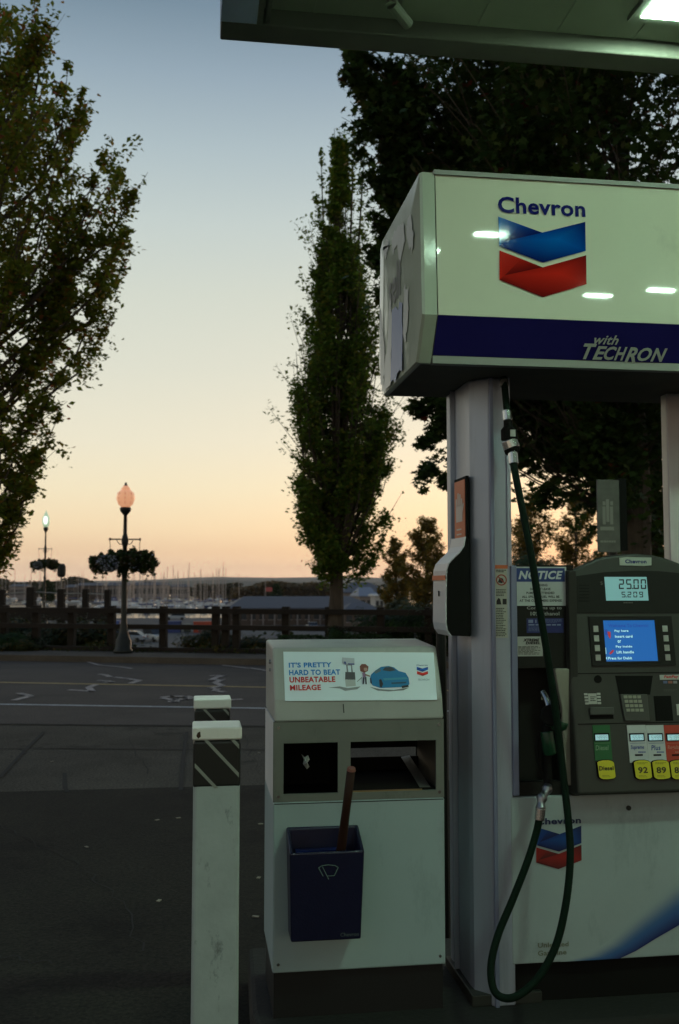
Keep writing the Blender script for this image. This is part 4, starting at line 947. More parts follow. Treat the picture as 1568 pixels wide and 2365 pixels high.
m = MB(); m.ppoly(HD, [dz(*p) for p in ((1078,1182),(1300,1182),(1320,1400),(1118,1400))], 0, 0.010); kp = m.build('keypad', midg, fd, bevel=0.002)
for r_ in range(4):
    for c_ in range(4):
        x = 1120+c_*36.5+r_*7; y = 1204+r_*36
        m = MB(); m.prect(HD, *dz(x-14,y-12), *dz(x+14,y+12), 0.010, 0.0135); m.build('key', mat('key_cream', (0.30,0.31,0.24,1), 0.5), kp)
m = MB(); m.prect(HD, *dz(1410,1022), *dz(1580,1062), 0, 0.0025); fp = m.build('payment_label', mat('label_white', (0.44,0.46,0.42,1), 0.5), fd)
m = MB(); text(m, HD, 'FastPay', *dz(1442,1026), *dz(1560,1056), 0.0035, 0.04, 0.2); m.build('lettering', red, fp)
m = MB(); m.prect(HD, *dz(1438,1072), *dz(1470,1093), 0, 0.0025, (0.12,0.16,0.3,1)); m.prect(HD, *dz(1478,1072), *dz(1512,1093), 0, 0.0025, (0.35,0.14,0.1,1)); m.prect(HD, *dz(1520,1072), *dz(1550,1093), 0, 0.0025, (0.3,0.3,0.3,1)); m.build('card_marks', vcm, fd)
m = MB(); bars(m, HD, *dz(1440,1140), *dz(1560,1162), 2, 0.0025, 0.5, seed=4); m.build('small_print', midg, fd)
m = MB(); m.prect(HD, *dz(1368,1195), *dz(1510,1400), 0, 0.0023); m.build('card_reader', dark, fd)
m = MB(); m.prect(HD, *dz(1548,1262), *dz(1640,1352), 0, 0.003); m.build('reader_label', lightg, fd)
# grades
def grade(x0, x1, pm, name, tm, price, num, st_x):
    m = MB(); m.prect(HD, *dz(x0,1434), *dz(x1,1722 if pm is greenl else 1742), 0, 0.003); p = m.build('grade_panel', pm, fd)
    lx = (x0+x1)/2-8
    m = MB(); m.prect(HD, *dz(lx-62,1500), *dz(lx+62,1567), 0.003, 0.0045); m.build('price_frame', dark, p)
    m = MB(); m.prect(HD, *dz(lx-52,1512), *dz(lx+52,1558), 0.004, 0.0065); m.build('price_display', lcds, p)
    m = MB(); seg7(m, HD, price, *dz(lx-36,1520), *dz(lx+42,1552), 0.0075, 0.10, 0.34); m.build('digits', mat('lcd_grey_digit', (0.06,0.12,0.12,1), 0.5), p)
    m = MB(); tw_ = 54 if name != 'Plus' else 38
    text(m, HD, name, *dz((x0+x1)/2-tw_-4,1598), *dz((x0+x1)/2+tw_-4,1640), 0.004, 0.02, 0.15)
    m.prect(HD, *dz((x0+x1)/2-62,1580), *dz((x0+x1)/2+62,1583), 0.003, 0.0035)
    if pm is not greenl: bars(m, HD, *dz((x0+x1)/2+4,1650), *dz((x0+x1)/2+66,1664), 1, 0.0038, 0.7)
    m.build('lettering', tm, p)
    if pm is not greenl:
        m = MB(); m.prect(HD, *dz((x0+x1)/2-22,1672), *dz((x0+x1)/2+40,1686), 0.003, 0.005); m.build('slot', dark, p)
    sx = st_x; W2 = 68
    o = [(sx-W2,1740),(sx-W2+15,1729),(sx-20,1722),(sx+20,1721),(sx+W2-18,1728),(sx+W2-2,1742),(sx+W2+12,1855),(sx+W2,1868),(sx+20,1876),(sx-20,1876),(sx-W2+28,1868),(sx-W2+16,1855)]
    m = MB(); oc = (sx+6, 1798)
    m.ppoly(HD, [dz(oc[0]+(x-oc[0])*1.07, oc[1]+(y-oc[1])*1.07) for x, y in o], 0, 0.010); btn = m.build('grade_button', dark, fd, bevel=0.001)
    m = MB(); m.ppoly(HD, [dz(*q) for q in o], 0.009, 0.0125); m.build('octane_label', yellow, btn)
    m = MB()
    if num == 'Diesel': text(m, HD, num, *dz(sx-56,1768), *dz(sx+62,1805), 0.0135, 0.03)
    else:
        text(m, HD, num, *dz(sx-36,1776), *dz(sx+44,1828), 0.0135, 0.035); bars(m, HD, *dz(sx-46,1740), *dz(sx+46,1758), 2, 0.0135, 0.35)
    bars(m, HD, *dz(sx-30,1845), *dz(sx+50,1866), 2, 0.0135, 0.25, seed=6)
    m.build('lettering', mat('brown_black_print', (0.05,0.045,0.01,1), 0.6), btn)
grade(868, 1010, greenl, 'Diesel', mat('green_grey_print', (0.16,0.28,0.16,1), 0.5), '4.999', 'Diesel', 958)
grade(1152, 1303, paleg, 'Supreme', bluei, '5.599', '92', 1256)
grade(1305, 1452, paleg, 'Plus', bluei, '5.499', '89', 1406)
grade(1454, 1605, redl, 'Regular', mat('pink_print', (0.5,0.2,0.15,1), 0.5), '5.199', '87', 1552)

# ---- hose and nozzle
hs = thing('fuel_hose', 'dark green fuel hose hanging from the sign, looping low to its nozzle', 'hose', tuple(P(1270,1700,Y0-0.06)))
def spline(pts, n=8):
    out = []; pts = [Vector(p) for p in pts]; q = [pts[0]]+pts+[pts[-1]]
    for i in range(1, len(q)-2):
        for k in range(n):
            t = k/n; a, b, c, d = q[i-1], q[i], q[i+1], q[i+2]
            out.append(0.5*((2*b)+(c-a)*t+(2*a-5*b+4*c-d)*t*t+(3*b-a-3*c+d)*t**3))
    out.append(pts[-1]); return out
def hp3(l): return [P(x, y, Y) for x, y, Y in l]
r_h = 0.0128
m = MB(); m.tube(spline(hp3([(1164,872,3.50),(1167,910,3.48),(1171,950,3.46)])), 0.0125, 14); m.build('top_hose', hosem, hs, smooth=True)
m = MB(); m.tube(spline(hp3([(1185,1066,3.43),(1193,1110,3.41),(1209,1190,3.38),(1228,1290,3.36),(1245,1400,3.355),(1262,1500,3.36),(1276,1590,3.37),(1289,1690,3.38),(1302,1800,3.38),(1313,1900,3.36),(1317,1980,3.34),(1308,2080,3.32),(1285,2180,3.31),(1245,2255,3.30),(1200,2297,3.30),(1165,2305,3.31),(1140,2285,3.33),(1134,2230,3.35),(1150,2160,3.37),(1185,2075,3.39),(1218,1990,3.40),(1238,1925,3.41),(1245,1893,3.41)]), 10), r_h, 16); m.build('hose', hosem, hs, smooth=True)
for p0, p1, r_ in (((1163,876,3.50),(1165,893,3.495),0.0165), ((1170,948,3.462),(1172,972,3.455),0.0165), ((1183,1040,3.44),(1186,1072,3.43),0.0175), ((1176,1018,3.448),(1182,1036,3.445),0.030)):
    m = MB(); m.tube([P(*p0), P(*p1)], r_, 18); m.build('steel_ferrule', steel, hs, bevel=0.002)
m = MB(); m.tube([P(1173,972,3.455), P(1174,984,3.453), P(1175,992,3.45), P(1177,1016,3.45)], [0.016,0.017,0.029,0.031], 18); m.tube([P(1182,1036,3.445), P(1183,1046,3.443), P(1184,1050,3.44)], [0.030,0.026,0.016], 18); m.build('breakaway_coupling', dark, hs)
m = MB(); a = P(1179,1000,3.42); m.box(a.x-0.001, a.y-0.002, a.z-0.012, a.x+0.018, a.y+0.003, a.z+0.012); m.build('coupling_tag', lightg, hs)
m = MB(); m.tube([P(1249,1866,3.41), P(1246,1894,3.41)], 0.0175, 16); m.build('steel_ferrule', steel, hs, bevel=0.002)
m = MB(); m.tube(spline(hp3([(1266,1812,3.45),(1262,1826,3.44),(1253,1840,3.425),(1249,1855,3.415),(1249,1868,3.41)]), 6), [0.013+0.006*math.sin(i*0.35)**2 for i in range(25)], 16); m.build('swivel', mat('dull_steel', (0.28,0.28,0.30,1), 0.38, metal=1, var=0.15, scale=30), hs, smooth=True)
nz_ = MB()
nz_.tube(spline(hp3([(1266,1815,3.455),(1264,1780,3.47),(1262,1740,3.475),(1264,1700,3.475),(1268,1660,3.48)]), 6), [0.016+0.004*(i/24) for i in range(25)], 14)
noz = nz_.build('nozzle', dark, hs, smooth=True)
m = MB(); m.tube(spline(hp3([(1262,1668,3.43),(1278,1672,3.425),(1296,1676,3.42),(1300,1668,3.42)]), 5), [0.012]*5+[0.020]*11, 14); m.tube(spline(hp3([(1262,1690,3.46),(1266,1715,3.455),(1270,1740,3.46)]), 5), 0.023, 14); m.build('nozzle_grip', greenp, noz, smooth=True)
m = MB(); m.tube([P(1272,1652,3.45), P(1272,1652,3.395)], 0.037, 22); m.build('splash_guard', dark, noz, bevel=0.008)
m = MB(); m.tube(spline(hp3([(1270,1640,3.47),(1262,1615,3.50),(1252,1597,3.53)]), 4), 0.012, 12); m.build('spout', steel, noz, smooth=True)
m = MB(); m.tube(spline(hp3([(1245,1690,3.46),(1240,1720,3.46),(1243,1760,3.46),(1256,1795,3.46)]), 5), 0.006, 8); m.build('lever_guard', dark, noz)
m = MB(); a = P(1256,1610,3.52); m.box(a.x-0.008, a.y, a.z-0.01, a.x+0.008, a.y+0.006, a.z+0.006); m.build('boot_light', mat('pale_yellow_plastic', (0.5,0.5,0.3,1), 0.5), fd)

# grey restroom style sign behind the pump
sg = thing('board_sign', 'weathered grey board sign with two upright pale figures behind the pump', 'sign', tuple(P(1410,1275,6.6)))
A_, B2 = P(1381,1190,6.6), P(1431,1190,6.6); zt1, zt0 = P(1405,1108,6.6).z, P(1405,1275,6.6).z
m = MB(); m.box(A_.x, 6.6, zt0, B2.x, 6.62, zt1); m.build('face_board', mat('weathered_grey_board', (0.11,0.10,0.09,1), 0.8, var=0.25, scale=12), sg)
m = MB(); m.box(B2.x+0.001, 6.59, zt0+0.01, P(1447,1190,6.6).x, 6.70, zt1+0.01); m.build('side_board', dark, sg)
SP = Pl((0, 6.6, 0)); m = MB()
def qz(x, y): return (981.5+x*0.37409, 894.9+y*0.37409)
for a in ((1096,735,1114,845),(1142,735,1160,845),(1118,690,1136,830),(1082,860,1166,882)): m.prect(SP, *qz(a[0],a[1]), *qz(a[2],a[3]), 0, 0.003)
for a in ((1105,715),(1151,715)): m.prect(SP, *qz(a[0]-8,a[1]-12), *qz(a[0]+8,a[1]+12), 0, 0.003)
bars(m, SP, *qz(1082,945), *qz(1180,965), 1, 0.003, 0.6); m.build('figures', mat('pale_weathered_print', (0.22,0.20,0.18,1), 0.7), sg)
m = MB(); m.tube([((A_.x+B2.x)/2+0.05, 6.66, 0.0), ((A_.x+B2.x)/2+0.05, 6.66, zt0+0.1)], 0.03, 10); m.build('post', iron, sg)

# ================================================================== STREET SIDE: FENCE, LAMPS, PLANTS
def fpt(xd, yd=1500):
    """point on the fence line under a picture column"""
    d = ray(xd, yd); lo, hi = 5.0, 60.0
    for _ in range(40):
        mid = (lo+hi)/2; p = CO+d*(mid/d.y)
        if p.y < fence_y(p.x): lo = mid
        else: hi = mid
    return CO+d*(lo/d.y)
fn = thing('timber_fence', 'low dark timber post and rail fence along the far sidewalk', 'fence', (-2, 25, 0.1))
posts = [-160,-90,-30,10,83,165,257,377,498,521,546,660,760,880,990,1110,1240,1380]
for xd in posts:
    p = fpt(xd); m = MB(); w = 0.082; m.rot_box((p.x, p.y), 2*w, 2*w, 1.12, -0.36, 0.05); m.build('post', wood, fn, bevel=0.015)
for (h0, h1) in ((1.0, 1.12), (0.64, 0.75), (0.14, 0.23)):
    m = MB(); xs_ = np.linspace(-45, 22, 24)
    for a, b in zip(xs_[:-1], xs_[1:]):
        ya, yb2 = fence_y(a)-0.17, fence_y(b)-0.17; t = 0.06
        m.hexa([(a,ya-t,h0),(b,yb2-t,h0),(b,yb2+t,h0),(a,ya+t,h0),(a,ya-t,h1),(b,yb2-t,h1),(b,yb2+t,h1),(a,ya+t,h1)])
    m.build('rail', wood, fn)
# higher overlook railing beyond it on the left
orl = thing('overlook_railing', 'taller dark timber railing with pale cables behind the fence at the left', 'railing', (-8, 33, -1))
prev = None; tops = []
for xd, yt, ww in ((-60,1352,13),(5,1362,14),(73,1356,18),(142,1360,15),(198,1360,13),(249,1362,13)):
    Yq = 33+(xd-0)*-0.008; p = P(xd, yt, Yq); s = ww/FPX*Yq
    m = MB(); m.rot_box((p.x, p.y), s, s, p.z+1.2, -0.3, -1.2); m.build('post', wood, orl, bevel=0.02); tops.append(p)
cab_m = mat('pale_cable', (0.38,0.37,0.33,1), 0.5, metal=0.4)
for dzz, r_ in ((0.14, 0.016), (0.42, 0.012)):
    m = MB(); m.tube([(t.x, t.y, t.z-dzz) for t in tops], r_, 6); m.build('cable', cab_m, orl)
m = MB(); m.hexa([(tops[0].x,tops[0].y-.1,0.55),(tops[-1].x,tops[-1].y-.1,0.55),(tops[-1].x,tops[-1].y+.1,0.55),(tops[0].x,tops[0].y+.1,0.55),(tops[0].x,tops[0].y-.1,0.85),(tops[-1].x,tops[-1].y-.1,0.85),(tops[-1].x,tops[-1].y+.1,0.85),(tops[0].x,tops[0].y+.1,0.85)]); m.build('beam', wood, orl)
for k in range(9):
    xa = tops[0].x+k*(tops[-1].x-tops[0].x)/8; m = MB(); m.tube([(xa, 32.9, 0.6), (xa+(0.9 if k % 2 else -0.9), 32.9, -1.6)], 0.11, 6); m.build('brace', wood, orl)

def leaf_mesh(name, centers, size, material, parent=None, star=False, flat=0.5, jit=0.35, seed=0):
    rng = np.random.default_rng(seed); n = len(centers); c = np.asarray(centers, dtype=np.float32)
    if star: T = np.array([(0,-.5,0),(.16,-.18,.02),(.5,-.22,-.06),(.26,.08,.02),(.36,.36,-.05),(.1,.28,.02),(0,.6,-.04),(-.1,.28,.02),(-.36,.36,-.05),(-.26,.08,.02),(-.5,-.22,-.06),(-.16,-.18,.02)], dtype=np.float32)
    else: T = np.array([(0,-.5,0),(.3,-.05,.08),(0,.5,-.05),(-.3,-.05,.08)], dtype=np.float32)
    k = len(T)
    nrm = rng.normal(size=(n,3)); nrm[:,2] += flat*2*np.sign(nrm[:,2]); nrm /= np.linalg.norm(nrm,axis=1,keepdims=True)
    t = rng.normal(size=(n,3)); t[:,2] -= 0.6; t -= nrm*(t*nrm).sum(1,keepdims=True); t /= np.linalg.norm(t,axis=1,keepdims=True)
    b = np.cross(nrm, t); s = size*(1+jit*rng.uniform(-1,1,size=n))
    V = c[:,None,:] + s[:,None,None]*(T[None,:,0,None]*b[:,None,:]+T[None,:,1,None]*t[:,None,:]+T[None,:,2,None]*nrm[:,None,:])
    V = V.reshape(-1,3).astype(np.float32)
    me = bpy.data.meshes.new(name); me.vertices.add(n*k); me.vertices.foreach_set('co', V.ravel())
    me.loops.add(n*k); me.loops.foreach_set('vertex_index', np.arange(n*k, dtype=np.int32))
    me.polygons.add(n); me.polygons.foreach_set('loop_start', np.arange(0, n*k, k, dtype=np.int32)); me.polygons.foreach_set('loop_total', np.full(n, k, dtype=np.int32))
    me.update(calc_edges=True); me.validate(); me.materials.append(material)
    o = bpy.data.objects.new(name, me); COL.objects.link(o)
    if parent is not None: o.parent = parent; o.matrix_parent_inverse = Matrix.Translation(-parent.location)
    return o

def make_tree(name, label, cat, base, axis_top, trunk_r, z0, z1, prof, limbs, elev, leaves, lsize, lm, seed, spread=0.35, tip=0.12, star=False, group=None, az=None, twigs=3, rmin=0.55, leaders=(), clump=None, arms=(), wood=1.0, xmin=-1e9):
    """trunk with ascending limbs; prof(zfrac, azimuth) = crown radius; leaves sit along limbs and twigs"""
    rng = np.random.default_rng(seed); t = thing(name, label, cat, tuple(base), group)
    B = np.array(base, float); T = np.array(axis_top, float)
    ax = lambda z: B+(T-B)*((z-B[2])/(T[2]-B[2]))
    tr = MB(); zs = np.linspace(B[2], T[2], 9)
    tr.tube([tuple(ax(z)+np.array([rng.normal()*trunk_r*.12, rng.normal()*trunk_r*.12, 0])*(i > 0)) for i, z in enumerate(zs)], [max(0.012, trunk_r*(1-0.93*(i/8))*(1.35 if i == 0 else 1)) for i in range(9)], 10)
    cents = []; per = leaves/limbs
    for i in range(limbs):
        fz_ = (i+rng.uniform(0,1))/limbs; ze = z0+(z1-z0)*fz_
        a = rng.uniform(0, 2*math.pi) if az is None else az(rng)
        r = prof(fz_, a)*(rmin+(1-rmin)*rng.uniform(0,1)**0.5); e = math.tan(elev(fz_) if callable(elev) else elev)
        zst = max(z0-0.35, ze-r*e, B[2]+0.4); P0 = ax(min(zst, T[2])); P1 = ax(ze)+np.array([math.cos(a)*r, math.sin(a)*r, 0]); P1[2] = ze
        ln = np.linalg.norm(P1-P0); mid = (P0+P1)/2+np.array([math.cos(a),math.sin(a),-0.3])*0.06*ln
        rb = max(0.008, min(trunk_r*0.4, 0.018*ln))
        tr.tube([tuple(P0), tuple(mid), tuple(P1)], [rb*wood, rb*.5*wood, 0.003], 5, False)
        n = int(per*(0.4+0.8*(ln/ (0.6*(abs(prof(0.5,0))+0.3)*1.4)))); n = max(20, n)
        u = rng.uniform(0.12, 1.0, n)**0.7
        pts = ((1-u)**2)[:,None]*P0+(2*u*(1-u))[:,None]*mid+(u**2)[:,None]*P1
        w = (spread*(1-u)+tip*u)[:,None]; pts += np.clip(rng.normal(size=(n,3)),-1.7,1.7)*w*np.array([1,1,0.8])
        cents.append(pts)
        n3 = max(12, n//4); u = rng.uniform(0.55, 1.03, n3)[:,None]; cents.append(P0*(1-u)**2+2*u*(1-u)*mid+u*u*P1+np.clip(rng.normal(size=(n3,3)),-1.6,1.6)*tip*0.8)
        for k in range(twigs):
            s0 = rng.uniform(0.3, 0.85); q0 = P0+(P1-P0)*s0; dr = rng.normal(size=3); dr[2] = abs(dr[2])*0.6+0.35; dr /= np.linalg.norm(dr)
            d2 = (P1-P0)/max(ln,1e-3); dr = dr*0.75+d2*0.8; q1 = q0+dr*ln*rng.uniform(0.18,0.38)
            rr_ = math.hypot(*(q1-ax(q1[2]))[:2])
            tr.tube([tuple(q0), tuple(q1)], [rb*.3*wood, 0.003], 4, False); nn = max(6, n//(twigs+2)); u = rng.uniform(0,1,nn)[:,None]
            cents.append(q0+(q1-q0)*u+np.clip(rng.normal(size=(nn,3)),-1.7,1.7)*(tip*1.1))
    for (lx, zt_l, zs_l, n_l, r_l) in leaders:        # upright leaders that rise clear of the crown
        p1 = np.array([lx, B[1]+rng.normal()*0.1, zt_l]); p0 = ax(zs_l); p0 = p0+(np.array([lx, B[1], zs_l])-p0)*0.75
        tr.tube([tuple(p0), tuple(p0*.5+p1*.5), tuple(p1)], [0.03,0.02,0.006], 5, False)
        u = rng.uniform(0,1,n_l)**0.9; cents.append(p0+(p1-p0)*u[:,None]+rng.normal(size=(n_l,3))*(r_l*(1.25-u))[:,None]*np.array([1,1,1.3]))
    for (q0, q1, n_a, r_a) in arms:                    # individual boughs, curved, leafy to the tip
        q0 = np.array(q0, float); q1 = np.array(q1, float); q1[1] += rng.normal()*0.35; qm = (q0+q1)/2+np.array([0.06,0,-0.07])*np.linalg.norm(q1-q0)
        tr.tube([tuple(q0), tuple(qm), tuple(q1)], [0.03*wood,0.018*wood,0.003], 5, False)
        u = rng.uniform(0,1.02,n_a); P_ = (q0[None]*((1-u)**2)[:,None]+2*(u*(1-u))[:,None]*qm+(u**2)[:,None]*q1)
        cents.append(P_+np.clip(rng.normal(size=(n_a,3)),-1.7,1.7)*(r_a*(1.35-u))[:,None])
        for k in range(5):
            s0 = rng.uniform(.2,.9); b0 = q0*(1-s0)**2+2*s0*(1-s0)*qm+s0*s0*q1; d_ = (q1-q0)*0.22*(1.2-s0)+rng.normal(size=3)*0.12*np.linalg.norm(q1-q0); u = rng.uniform(0,1,n_a//8)[:,None]
            cents.append(b0+d_*u+np.clip(rng.normal(size=(n_a//8,3)),-1.6,1.6)*r_a*0.7)
    c = np.concatenate(cents); c = c[c[:,0] > xmin]
    if clump is not None:                                          # open gaps between clumps of foliage
        f = np.sin(c[:,0]*3.1+1)*np.sin(c[:,2]*2.7+c[:,0])*np.sin(c[:,1]*1.3+2)+0.6*np.sin(c[:,0]*7.3+c[:,2]*5.1)*np.sin(c[:,2]*6.1)
        c = c[(f > clump(c[:,2])) | (rng.uniform(0,1,len(c)) < 0.06)]
    if len(c) > leaves*1.6: c = c[rng.choice(len(c), int(leaves*1.6), replace=False)]
    leaf_mesh('crown', c, lsize, lm, t, star=star, seed=seed); tr.build('trunk', bark, t)
    return t
def table(tab):
    xs = [a for a, b in tab]; ys = [b for a, b in tab]
    return lambda f: float(np.interp(f, xs, ys))
# --- columnar tree in the middle
b = fpt(773, 1494); b.z = 0.05; Yt = b.y
top = P(795, 290, Yt)
def zpx(y, Y=None): return P(785, y, Y or Yt).z
sc = Yt/FPX
z0, z1 = zpx(1300), zpx(300)
pt_l = table([(0,75),(0.05,92),(0.1,95),(0.2,105),(0.3,112),(0.4,122),(0.48,122),(0.55,104),(0.66,70),(0.76,44),(0.84,18),(0.9,6),(1,2)])
pt_r = table([(0,60),(0.08,105),(0.2,128),(0.28,150),(0.36,145),(0.5,105),(0.66,72),(0.78,40),(0.86,12),(1,3)])
def pf(f, a):
    s = (math.cos(a)+1)/2; return (pt_l(f)*(1-s)+pt_r(f)*s)*sc*0.95
make_tree('columnar_tree', 'tall narrow columnar tree beyond the road, left of the pump sign', 'tree', (b.x,b.y,0.05), (top.x-0.1,Yt,top.z-0.6), 0.17, z0, z1, pf, 210,
          lambda f: R(82-22*(1-f)**2), 42000, 0.105, lf_mid, 11, spread=0.15, tip=0.09, twigs=3, rmin=0.45, clump=lambda z: -0.38, wood=0.6,
          arms=[(P(x0,y0,Yt), P(x1,y1,Yt), n_, r_) for x0,y0,x1,y1,n_,r_ in ((830,1250,918,1140,600,.11),(840,1080,935,945,700,.12),(830,1330,885,1235,500,.10),(800,1345,856,1300,400,.11),(760,1345,715,1295,400,.11),(725,1010,690,890,900,.12),(740,1250,702,1180,600,.11),(745,1200,690,1090,600,.12),(760,760,718,600,750,.10),(750,850,704,700,700,.11),(850,1180,905,1060,600,.12),(850,900,880,700,500,.12),(760,620,722,470,350,.08))],
          leaders=[(P(741,350,Yt).x, zpx(347), zpx(640), 700, .10), (P(774,290,Yt).x, zpx(292), zpx(600), 800, .10), (P(816,300,Yt).x, zpx(303), zpx(600), 700, .10), (P(840,330,Yt).x, zpx(332), zpx(600), 700, .11), (P(800,360,Yt).x, zpx(380), zpx(700), 700, .16), (P(684,810,Yt).x, zpx(815), zpx(1150), 900, .16)])
# --- left tree, half outside the frame
Yl = 17.5; bl3 = Vector((P(-95,1350,Yl).x, Yl, 0.1)); tl = P(-60, -60, Yl)
sl = Yl/FPX; z0, z1 = P(0,1290,Yl).z, P(0,-20,Yl).z
plr = table([(0,62),(0.03,100),(0.08,150),(0.15,182),(0.22,190),(0.3,225),(0.38,255),(0.44,290),(0.5,340),(0.56,395),(0.62,400),(0.67,430),(0.7,400),(0.75,350),(0.80,310),(0.86,250),(0.92,215),(0.97,190),(1,150)])
def pf2(f, a): return plr(f)*sl*(0.84 if 0.35 < f < 0.85 else 0.93)
make_tree('maple_tree', 'large leafy tree at the left edge, leaves turning yellow and red at the tips', 'tree', tuple(bl3), (tl.x,Yl,tl.z), 0.24, z0, z1, pf2, 120,
          lambda f: R(50+14*abs(f-0.6)*2), 46000, 0.105, lf_left, 5, spread=0.34, tip=0.09, twigs=4, rmin=0.5, clump=lambda z: -0.3,
          arms=[(P(x0,y0,Yl), P(x1,y1,Yl), n_, r_) for x0,y0,x1,y1,n_,r_ in ((60,330,94,35,700,.13),(20,330,44,65,600,.13),(90,420,160,160,700,.12),(100,470,190,205,700,.11),(120,600,215,395,500,.12),(60,700,246,318,1100,.14),(90,720,276,372,1000,.13),
            (90,690,344,418,1100,.12),(100,760,290,492,900,.13),(90,800,296,548,900,.13),(80,830,285,582,900,.13),(60,950,240,640,900,.15),(50,960,256,706,700,.12),(40,1000,155,862,600,.14),(20,1120,127,942,550,.12),(10,1220,82,1062,500,.12),(-10,1290,72,1122,600,.13),(-30,1330,22,1260,350,.1),(0,700,120,400,900,.2),(0,900,150,600,1000,.2))])
# --- big dark tree behind the sign
Yr = 13.0; sr = Yr/FPX; br_ = Vector((P(1488,1350,Yr).x, Yr, 0.0)); tr_ = P(1400, -350, Yr)
z0, z1 = P(0,1130,Yr).z, P(0,-260,Yr).z
axx = P(1400, 400, Yr)
def pf3(f, a):
    s = (1-math.cos(a))/2
    left = table([(0,170),(0.06,330),(0.13,480),(0.25,560),(0.4,590),(0.5,570),(0.55,590),(0.6,630),(0.7,640),(0.85,560),(0.95,420),(1,300)])(f)
    right = table([(0,110),(0.1,300),(0.4,500),(0.8,480),(1,200)])(f)
    return (left*s+right*(1-s))*sr
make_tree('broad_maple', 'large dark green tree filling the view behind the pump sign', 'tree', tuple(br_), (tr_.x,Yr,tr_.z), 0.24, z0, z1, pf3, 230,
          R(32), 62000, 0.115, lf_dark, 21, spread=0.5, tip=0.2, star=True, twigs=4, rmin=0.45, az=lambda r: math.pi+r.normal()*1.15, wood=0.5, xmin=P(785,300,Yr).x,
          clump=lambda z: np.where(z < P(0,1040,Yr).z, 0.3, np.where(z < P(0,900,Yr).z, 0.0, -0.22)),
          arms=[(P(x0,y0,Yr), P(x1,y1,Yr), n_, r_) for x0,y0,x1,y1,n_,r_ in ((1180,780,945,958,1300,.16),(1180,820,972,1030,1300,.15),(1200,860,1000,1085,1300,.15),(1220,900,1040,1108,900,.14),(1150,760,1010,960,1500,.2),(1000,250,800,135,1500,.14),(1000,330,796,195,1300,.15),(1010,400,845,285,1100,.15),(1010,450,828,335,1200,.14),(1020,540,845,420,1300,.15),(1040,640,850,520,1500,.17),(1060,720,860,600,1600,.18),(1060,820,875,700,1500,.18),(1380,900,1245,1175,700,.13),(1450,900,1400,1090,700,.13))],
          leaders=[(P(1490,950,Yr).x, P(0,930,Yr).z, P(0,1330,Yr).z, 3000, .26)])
# --- second dark tree trunk with foliage low at right
Yq = 19.0; bq = Vector((P(1500,1350,Yq).x, Yq, 0.0)); tq = P(1500, 300, Yq); z0, z1 = P(0,1300,Yq).z, P(0,330,Yq).z
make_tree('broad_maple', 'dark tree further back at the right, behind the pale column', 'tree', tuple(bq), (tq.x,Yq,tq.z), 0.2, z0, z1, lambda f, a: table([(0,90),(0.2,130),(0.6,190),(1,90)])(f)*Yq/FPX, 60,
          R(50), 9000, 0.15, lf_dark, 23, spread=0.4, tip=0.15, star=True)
# --- distant trees with warm light
def dist_tree(label, xd, ybase, ytop, wpx, Yd, seed, n=5000, lm=lf_aut, zb=None, ls=0.35, name='poplar_tree', r_=0.2, bare=0.12):
    b = P(xd, ybase, Yd); t_ = P(xd, ytop, Yd); zg = b.z
    pf = lambda f, a: wpx/2*(math.sin(math.pi*min(1,0.14+f*0.80))**0.6)*(0.9+0.15*math.sin(3*a+seed)+0.12*math.sin(f*19+seed))*Yd/FPX
    make_tree(name, label, 'tree', (b.x,b.y,zg), (t_.x,b.y,t_.z), r_, zg+(t_.z-zg)*bare, t_.z, pf, 70, R(42), n, ls, lm, seed, spread=0.07*wpx*Yd/FPX, tip=0.045*wpx*Yd/FPX, twigs=3, rmin=0.25)
dist_tree('round autumn tree with gaps in its crown, right of the columnar tree', 985, 1480, 1196, 130, 70, 31, 7000, ls=0.24)
dist_tree('shorter autumn tree left of the taller one beside the column', 915, 1465, 1245, 85, 74, 32, 4500, ls=0.24)
dist_tree('golden autumn tree seen under the sign just right of the hose', 1225, 1450, 1140, 140, 66, 33, 6000, ls=0.24)
dist_tree('golden autumn tree seen left of the grey board sign', 1330, 1450, 1120, 130, 72, 34, 6000, ls=0.24)
dist_tree('tall autumn tree seen behind the grey board sign', 1425, 1450, 1040, 120, 62, 35, 6000, ls=0.24)
dist_tree('dusky autumn tree seen through the gap left of the pale column', 1500, 1450, 1080, 110, 80, 36, 5000, ls=0.24)

def bush(name, label, cat, c, rx, ry, h, n, ls, lm, seed, boxy=False, group=None, kind=None):
    rng = np.random.default_rng(seed); 
    if boxy:
        q = rng.uniform(-1,1,(n,3)); k = rng.integers(0,3,n); sgn = np.sign(rng.uniform(-1,1,n)); q[np.arange(n),k] = sgn*rng.uniform(.85,1.03,n)
    else:
        q = rng.normal(size=(n,3)); q /= np.linalg.norm(q,axis=1,keepdims=True); q *= (rng.uniform(0.25,1,n)**0.4)[:,None]*(1+0.18*np.sin(q[:,0:1]*7+seed))*(1+0.15*np.cos(q[:,1:2]*9))
    pts = q*np.array([rx, ry, h/2])+np.array([c[0], c[1], c[2]+h/2])
    t = thing(name, label, cat, tuple(c), group)
    if kind: t['kind'] = kind
    leaf_mesh('foliage', pts, ls, lm, t, seed=seed); m = MB()
    for k in range(5): m.tube([(c[0]+rng.normal()*rx*.1, c[1], c[2]-0.1), (c[0]+rng.normal()*rx*.5, c[1]+rng.normal()*ry*.4, c[2]+h*.6)], [0.02,0.006], 5)
    m.build('stems', bark, t); return t
p = fpt(689, 1492); bush('clipped_hedge', 'clipped dark box hedge left of the columnar tree trunk', 'hedge', (p.x, p.y-0.5, 0.13), 0.46, 0.4, 0.42, 5000, 0.05, lf_bush, 41, True)
